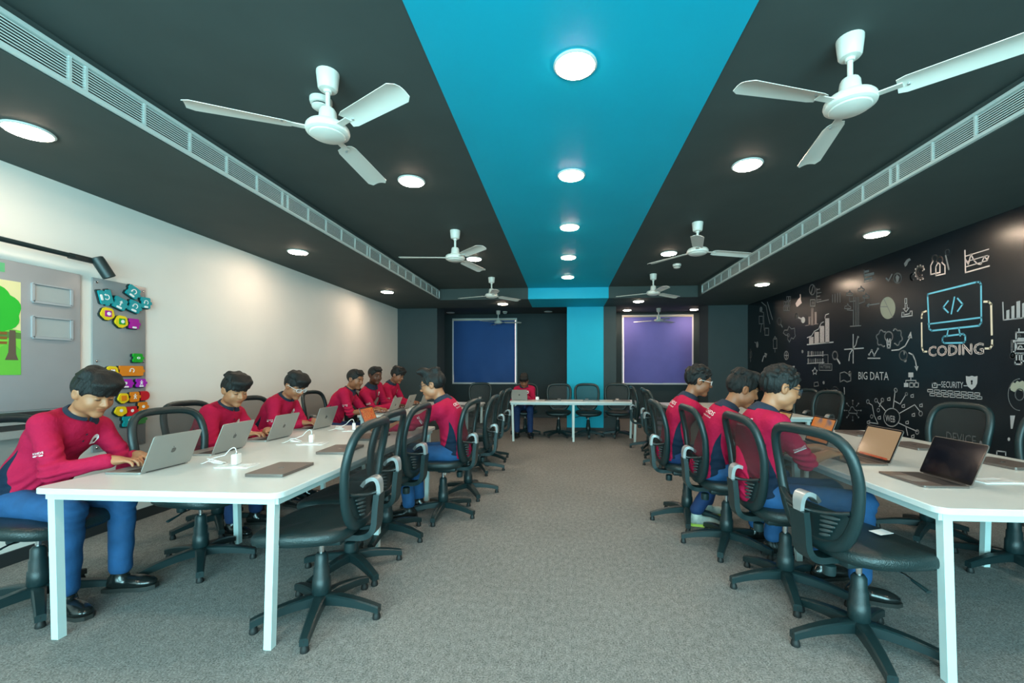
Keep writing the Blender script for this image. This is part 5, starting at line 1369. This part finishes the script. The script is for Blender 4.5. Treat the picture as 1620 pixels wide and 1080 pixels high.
# pie chart, download sign, arrow
d = Draw(); d.disc(1404.5, 487, 12, 17.5, 28); d.done('mural_pie_chart', M_mutedp)
o = Draw(); MX -= .001; o.line([(1393, 485), (1404, 485), (1412, 502)], 1.0).line([(1404, 485), (1398, 472)], .8).done('mural_pie_division', M_chalk2); MX += .001
Draw().rect(1431.5, 472, 1434.5, 480, 1.2).line([(1432, 482), (1432, 488), (1429, 488), (1433.5, 493), (1438, 487), (1435, 487), (1435, 482)], 1.3).line([(1427, 494), (1426.5, 501), (1443, 499), (1443, 492), (1440, 492), (1439, 496), (1430, 498), (1430, 494)], 1.5, True).done('mural_download_sign')
Draw().line([(1391, 480), (1370, 483)], 1.6).line([(1375, 480), (1370, 483), (1374, 485)], 1.4).done('mural_arrow', M_chalk2)
# idea bulb, gears and arrows
d = Draw(); d.circ(1406, 532, 6.3, 7.5, 1.8, 120, 420); d.line([(1403, 539), (1404, 550), (1408, 550), (1409, 539)], 2).line([(1404, 536), (1406, 543), (1408, 536)], 1.8).line([(1404.5, 545), (1407.5, 545)], 2).done('mural_bulb')
d = Draw()
for cx, cy, a0, a1 in ((1396, 535, 70, 300), (1418, 533, -120, 110)):
    P = []
    for k in range(25): a = rad(a0 + (a1 - a0) * k / 24); r = 1 + .12 * math.sin(6 * a); P.append((cx + 8.8 * r * math.cos(a), cy + 12 * r * math.sin(a)))
    d.line(P, 1.7)
d.done('mural_cog_halves')
Draw().line([(1411, 554), (1422, 553), (1432, 547), (1440, 532)], 1.8).fill([(1436, 534), (1441, 524), (1443, 535)]).done('mural_rising_arrow')
Draw().line([(1438, 558), (1444, 561), (1448, 570), (1450, 580)], 1.8).fill([(1446.5, 579), (1453, 579), (1450.5, 587)]).done('mural_falling_arrow')
Draw().circ(1429, 562, 6, 7.5, 1.5).fill([(1429, 555), (1433, 557), (1430, 562)]).disc(1432, 570, 2.4).done('mural_stopwatch', M_chalk2)
# organisation chart
d = Draw(); d.fill([(1437, 589), (1445, 589), (1445, 596.5), (1437, 596.5)]).line([(1441, 597), (1441, 602)], 1.2).line([(1433, 605), (1433, 601.5), (1449, 601.5), (1449, 605)], 1.1)
d.fill([(1430, 605.5), (1437, 605.5), (1437, 612), (1430, 612)]).rect(1439, 605.5, 1445, 612, 1.2).rect(1447, 605.5, 1453, 612, 1.2).done('mural_organisation_chart')
# WEB network
d = Draw(); d.circ(1410.8, 660, 12.6, 14.2, 1.4, n=26)
for P in (((1413, 646), (1416, 618)), ((1415, 634), (1424, 639), (1433, 624)), ((1422, 654), (1447, 640), (1455, 650)), ((1422, 669), (1437, 676), (1451, 682)), ((1401, 650), (1388, 635)), ((1391, 643), (1395, 634)), ((1374, 637), (1380, 641), (1383, 657), (1389, 670)), ((1389, 670), (1375, 668)), ((1433, 674), (1436, 688))): d.line(P, 1.3)
for x, y, r in ((1417, 617, 2.4), (1434, 623, 1.8), (1456.5, 654, 2.8), (1451, 683, 2.6), (1386, 633, 2.2), (1396, 632.5, 2.2), (1373, 635, 2.2), (1389.5, 648.5, 2), (1379, 658.5, 2)): d.circ(x, y, r, r * 1.35, 1.2, n=10)
for x, y in ((1406, 631), (1443, 626), (1429, 642), (1457, 641), (1445, 656), (1435, 668), (1391, 660.5), (1374, 667.5), (1444, 690)): d.line([(x - 2.2, y - 1), (x + 2, y - 2.6), (x + 2.2, y + 2.2), (x - 2, y + 2)], 1.1, True)
d.done('mural_web_network')
# small cloud with satellites
d = Draw(); d.line([(1343, 653), (1342.5, 650), (1345, 648), (1346, 644), (1349, 643), (1351, 646), (1352, 648), (1356, 650), (1356, 654)], 1.3, True)
for k in range(8): a = rad(45 * k); d.line([(1349 + 8 * math.cos(a), 649 + 9 * math.sin(a)), (1349 + 11 * math.cos(a), 649 + 13 * math.sin(a))], .9); d.disc(1349 + 13 * math.cos(a), 649 + 15.5 * math.sin(a), 1.2)
d.done('mural_cloud', M_chalk2)
# function graph, trend line, map
Draw().line([(1349.7, 529), (1349.7, 574)], 1.6).line([(1336, 552.5), (1366, 550.5)], 1.6).line([(1343, 570), (1344, 560), (1349, 552), (1354, 545), (1356, 536), (1357.5, 533)], 1.6).disc(1357.5, 533, 1.4).done('mural_function_graph')
Draw().line([(1375, 560.5), (1379, 554), (1383, 562), (1389, 551.5)], 1.6).line([(1373, 566.5), (1392, 566.5)], 1.5).disc(1375, 560.5, 1.5).disc(1379, 554, 1.5).disc(1383, 562, 1.5).disc(1389, 551.5, 1.5).done('mural_trend_line')
Draw().line([(1329, 590), (1336, 588), (1341, 591), (1346, 589), (1346, 602), (1340, 604), (1335, 601), (1329, 604)], 1.4, True).disc(1344.5, 591, 2.6, 4.5).done('mural_map', M_chalk2)
# rising bars with hatched fill
d = Draw()
for x0, x1, yt, yb in ((1280, 1287, 533, 543.5), (1288.5, 1295.5, 525, 543), (1297, 1304, 515.5, 542.5), (1305.5, 1312, 503.5, 542)): d.fill([(x0, yt), (x1, yt - .3), (x1, yb), (x0, yb + .3)])
d.done('mural_bar_chart', mat('hatched_chalk', (.36, .33, .34), .8, noise=.35, nscale=60))
Draw().line([(1277, 545), (1318, 541)], 1.7).line([(1277, 534), (1284, 531), (1288, 524), (1295, 520), (1299, 511), (1303, 509)], 1.2).line([(1305, 503), (1306, 498), (1311, 496)], 1.2).done('mural_bar_axis')
# tree of clouds
d = Draw()
for x in (1350.5, 1353.5, 1356, 1358.5): d.line([(x, 514), (x, 470)], 1.0)
d.line([(1345, 516), (1362, 515)], 1.2).line([(1350, 514), (1350, 491), (1340, 490)], 1.1).line([(1359, 480), (1368, 477), (1368, 472)], 1.1).line([(1353, 476), (1344, 477), (1344, 470)], 1.1)
for cx, cy in ((1341, 485), (1370, 468), (1362, 457), (1344, 464)): d.line([(cx - 5, cy + 3), (cx - 4, cy - 1), (cx - 1, cy - 1), (cx, cy - 5), (cx + 2, cy - 1), (cx + 5, cy), (cx + 5, cy + 3)], 1.1, True)
d.done('mural_cloud_tree', M_chalk2)
Draw().line([(1367, 427), (1367.5, 445)], 1.2).fill([(1368, 428), (1375, 426.5), (1375, 430), (1368, 431.5)]).fill([(1368, 433.5), (1383, 430), (1383, 434.5), (1368, 438)]).fill([(1368, 440.5), (1380, 437.5), (1380, 441), (1368, 444)]).line([(1367, 446.5), (1385, 442)], 1).done('mural_side_bars', M_chalk2)
# bars of people, magnifier, star, small signs
d = Draw()
for r_ in range(2):
    for k in range(9): x = 1278.5 + 2.9 * k; y = 556 + 11.5 * r_; d.line([(x, y), (x, y + 7)], 1.6 if k in ((0, 2, 8), (0, 4, 8))[r_] else .7)
d.line([(1277, 563), (1304, 561.5)], 1).line([(1277, 575), (1304, 573)], 1).done('mural_people_row')
Draw().circ(1321, 562, 4, 6.2, 1.9).line([(1324, 567), (1328.5, 574.5)], 2.6).done('mural_magnifier', M_chalk)
Draw().line([(1289, 581), (1290.5, 585), (1293, 586), (1291.2, 588.5), (1291.5, 592), (1289, 590), (1286.5, 592), (1286.8, 588.5), (1285, 586), (1287.6, 585)], 1.2, True).done('mural_star')
Draw().line([(1284, 500), (1284, 487), (1287, 487), (1287, 514), (1279, 514), (1279, 501), (1284, 501)], 1).fill([(1279, 501), (1282, 501), (1282, 513), (1279, 513)]).fill([(1283, 488), (1287.5, 488), (1287.5, 513), (1283, 513)]).fill([(1288.5, 493), (1292, 493), (1292, 512), (1288.5, 512)]).line([(1274, 515), (1294, 512)], 1).done('mural_city_bars', mat('grey_pink_chalk', (.22, .18, .18), .8))
Draw().circ(1285, 458, 4.5, 8, 1.6).line([(1286.5, 452), (1285, 457), (1283.5, 464)], 1.6).done('mural_round_letter', M_chalk2)
Draw().rect(1282, 474, 1289.5, 484, 1.2).line([(1285, 477), (1285, 481)], 1.2).line([(1287, 477), (1287, 481)], 1.2).done('mural_pause_box', M_chalk2)
d = Draw()
for k in range(4): d.line([(1292, 458 + 5.5 * k), (1297 + (k % 2) * 2, 457 + 5.5 * k)], .9)
d.line([(1292, 466), (1292, 478), (1311, 474)], 1.1).line([(1292, 456), (1292, 466)], 1).done('mural_stair_chart', M_chalk2)
d = Draw()
for k in range(4): d.line([(1317 + 4 * k, 478), (1317 + 4 * k, 466 - k)], 1.2)
d.done('mural_faint_bars', M_chalk2)
# house, key, cloud chain and far small signs
Draw().fill([(1258.5, 480), (1262, 474), (1266, 470), (1267.5, 476), (1268.5, 479), (1262, 485), (1260, 485)]).line([(1266, 466), (1266.5, 472)], 1.6).done('mural_house', M_chalkp)
Draw().circ(1260, 500, 2.3, 3.6, 1.8).line([(1262.5, 501.5), (1268, 504.5)], 2.2).disc(1270.5, 506, 3.2, 5).done('mural_key', M_chalk)
d = Draw()
for r_ in range(3):
    for k in range(3):
        if r_ == 0 and k == 0: continue
        x = 1239.5 + 3.4 * k + .8 * (2 - r_); y = 469 + 8 * r_; d.rect(x, y, x + 2.8, y + 6, .9)
d.done('mural_boxes', M_chalk2)
d = Draw(); d.circ(1233, 508, 3, 5.6, 1.3).line([(1235.5, 513), (1237.5, 517)], 1.8).done('mural_small_magnifier', M_chalk2)
d = Draw(); d.line([(1239, 527), (1241, 522), (1246, 522), (1248, 516), (1252, 520), (1257, 519), (1257.5, 528), (1258.5, 531), (1255, 536), (1252, 534), (1249, 541), (1246, 536), (1247, 530), (1243, 530), (1240, 527)], 1.2).circ(1247, 530, 2, 2.5, .9, n=8).done('mural_cloud_chain', M_chalk2)
Draw().line([(1205, 478), (1212, 484), (1215, 500), (1218, 512)], 1.3).line([(1202, 492), (1208, 494), (1209, 522)], 1.2).rect(1210, 519, 1216, 530, 1.2).rect(1201, 500, 1207, 512, 1.0).line([(1214, 478), (1222, 505)], 1.6).line([(1203, 525), (1205, 512)], 1.2).disc(1204, 489, 2.2, 4).done('mural_robot_arm', M_chalk2)
Draw().circ(1244, 562, 3.2, 6.5, 1.4).line([(1241.5, 562), (1246.5, 562)], 1).line([(1244, 556), (1244, 568)], 1).done('mural_globe', M_chalk)
Draw().line([(1206, 571), (1208, 564), (1212, 561)], 2.2).fill([(1209.5, 558), (1213.5, 559.5), (1211.5, 566)]).done('mural_curved_arrow', M_chalk)
Draw().circ(1187.5, 560, 1.8, 6, 1.2).line([(1187.5, 552), (1187.5, 572)], .9).done('mural_small_plant', M_chalk2)
Draw().rect(1223.5, 536, 1229, 551, 1.1).line([(1223, 538), (1226, 532), (1229, 536)], 1.1).line([(1226, 551), (1226, 557)], 1).done('mural_tower', M_chalk2)
Draw().disc(1198, 545, 1.8, 5).line([(1194, 541), (1197, 543)], 1.2).done('mural_spray', M_chalk2)
Draw().fill([(1247, 580), (1257, 578.5), (1256.5, 583), (1254, 584), (1252, 591), (1249.5, 586), (1247, 585)]).done('mural_camera', M_chalk)
Draw().line([(1288, 605), (1294, 604), (1295, 610), (1288, 611)], 1.1, True).disc(1303, 605, 1.6, 2.6).disc(1269.5, 556, 1.5, 2.6).done('mural_small_signs', M_chalk2)
Draw().circ(1306, 619, 3.5, 4.2, 1.3, 180, 360).circ(1321, 618, 5.5, 6, 1.6, 180, 360).line([(1318, 617), (1324, 617)], 1.2).line([(1318, 620), (1324, 620)], 1.2).line([(1335.5, 613), (1336, 622), (1334, 628)], 1.4).done('mural_round_heads')
# right edge: bars, robot, gear, plate
Draw().fill([(1592, 491), (1597, 489.5), (1597, 504.5), (1592, 505)]).fill([(1600, 484.5), (1605, 483), (1605, 504), (1600, 504.3)]).fill([(1608, 477), (1614, 475.5), (1614, 503.5), (1608, 503.8)]).fill([(1617, 480), (1622, 478), (1622, 503), (1617, 503.3)]).done('mural_edge_bars', M_chalk)
Draw().line([(1586.5, 478), (1587.5, 506), (1624, 502)], 1.6).done('mural_edge_bar_axis', M_chalk)
Draw().rect(1607.5, 525.5, 1628, 537, 2).circ(1612.5, 531, 1.6, 2, 1.4, n=8).line([(1611, 535), (1620, 535)], 1.5).rect(1601, 539, 1628, 559, 2.2).rect(1608, 543, 1622, 552, 1.8).line([(1611, 550), (1614, 546), (1617, 549)], 1.6).rect(1601, 541, 1606, 556, 1.4).circ(1602, 562, 3, 3.6, 2.2).rect(1608, 560, 1613, 571, 1.8).rect(1606, 571, 1616, 576, 1.8).rect(1616.5, 560, 1622, 571, 1.8).line([(1612, 525), (1612, 520)], 1.5).done('mural_robot_drawing', M_chalk)
d = Draw(); P = [(1597, 610), (1600, 608), (1602, 604), (1606, 606), (1609, 602), (1613, 604), (1617, 602), (1622, 604), (1622, 619), (1616, 618), (1610, 616), (1605, 620), (1599, 617)]
d.fill(P).done('mural_gear_half', M_mutedp)
d = Draw(); d.circ(1613, 624, 18, 25, 1.2, 90, 270); d.circ(1613, 624, 7, 9, 1.2, n=18).done('mural_gear_ring', M_chalk2)
Draw().fill([(1598, 657), (1606, 657), (1602, 678), (1599, 678)]).done('mural_pale_plate', M_chalk)
Draw().disc(1551.5, 700, 2, 3.2).disc(1596, 694.5, 2, 3).line([(1577, 713), (1591, 714.5), (1591, 720)], 1.6).line([(1577, 713), (1577, 718)], 1.6).done('mural_low_signs', M_chalk)
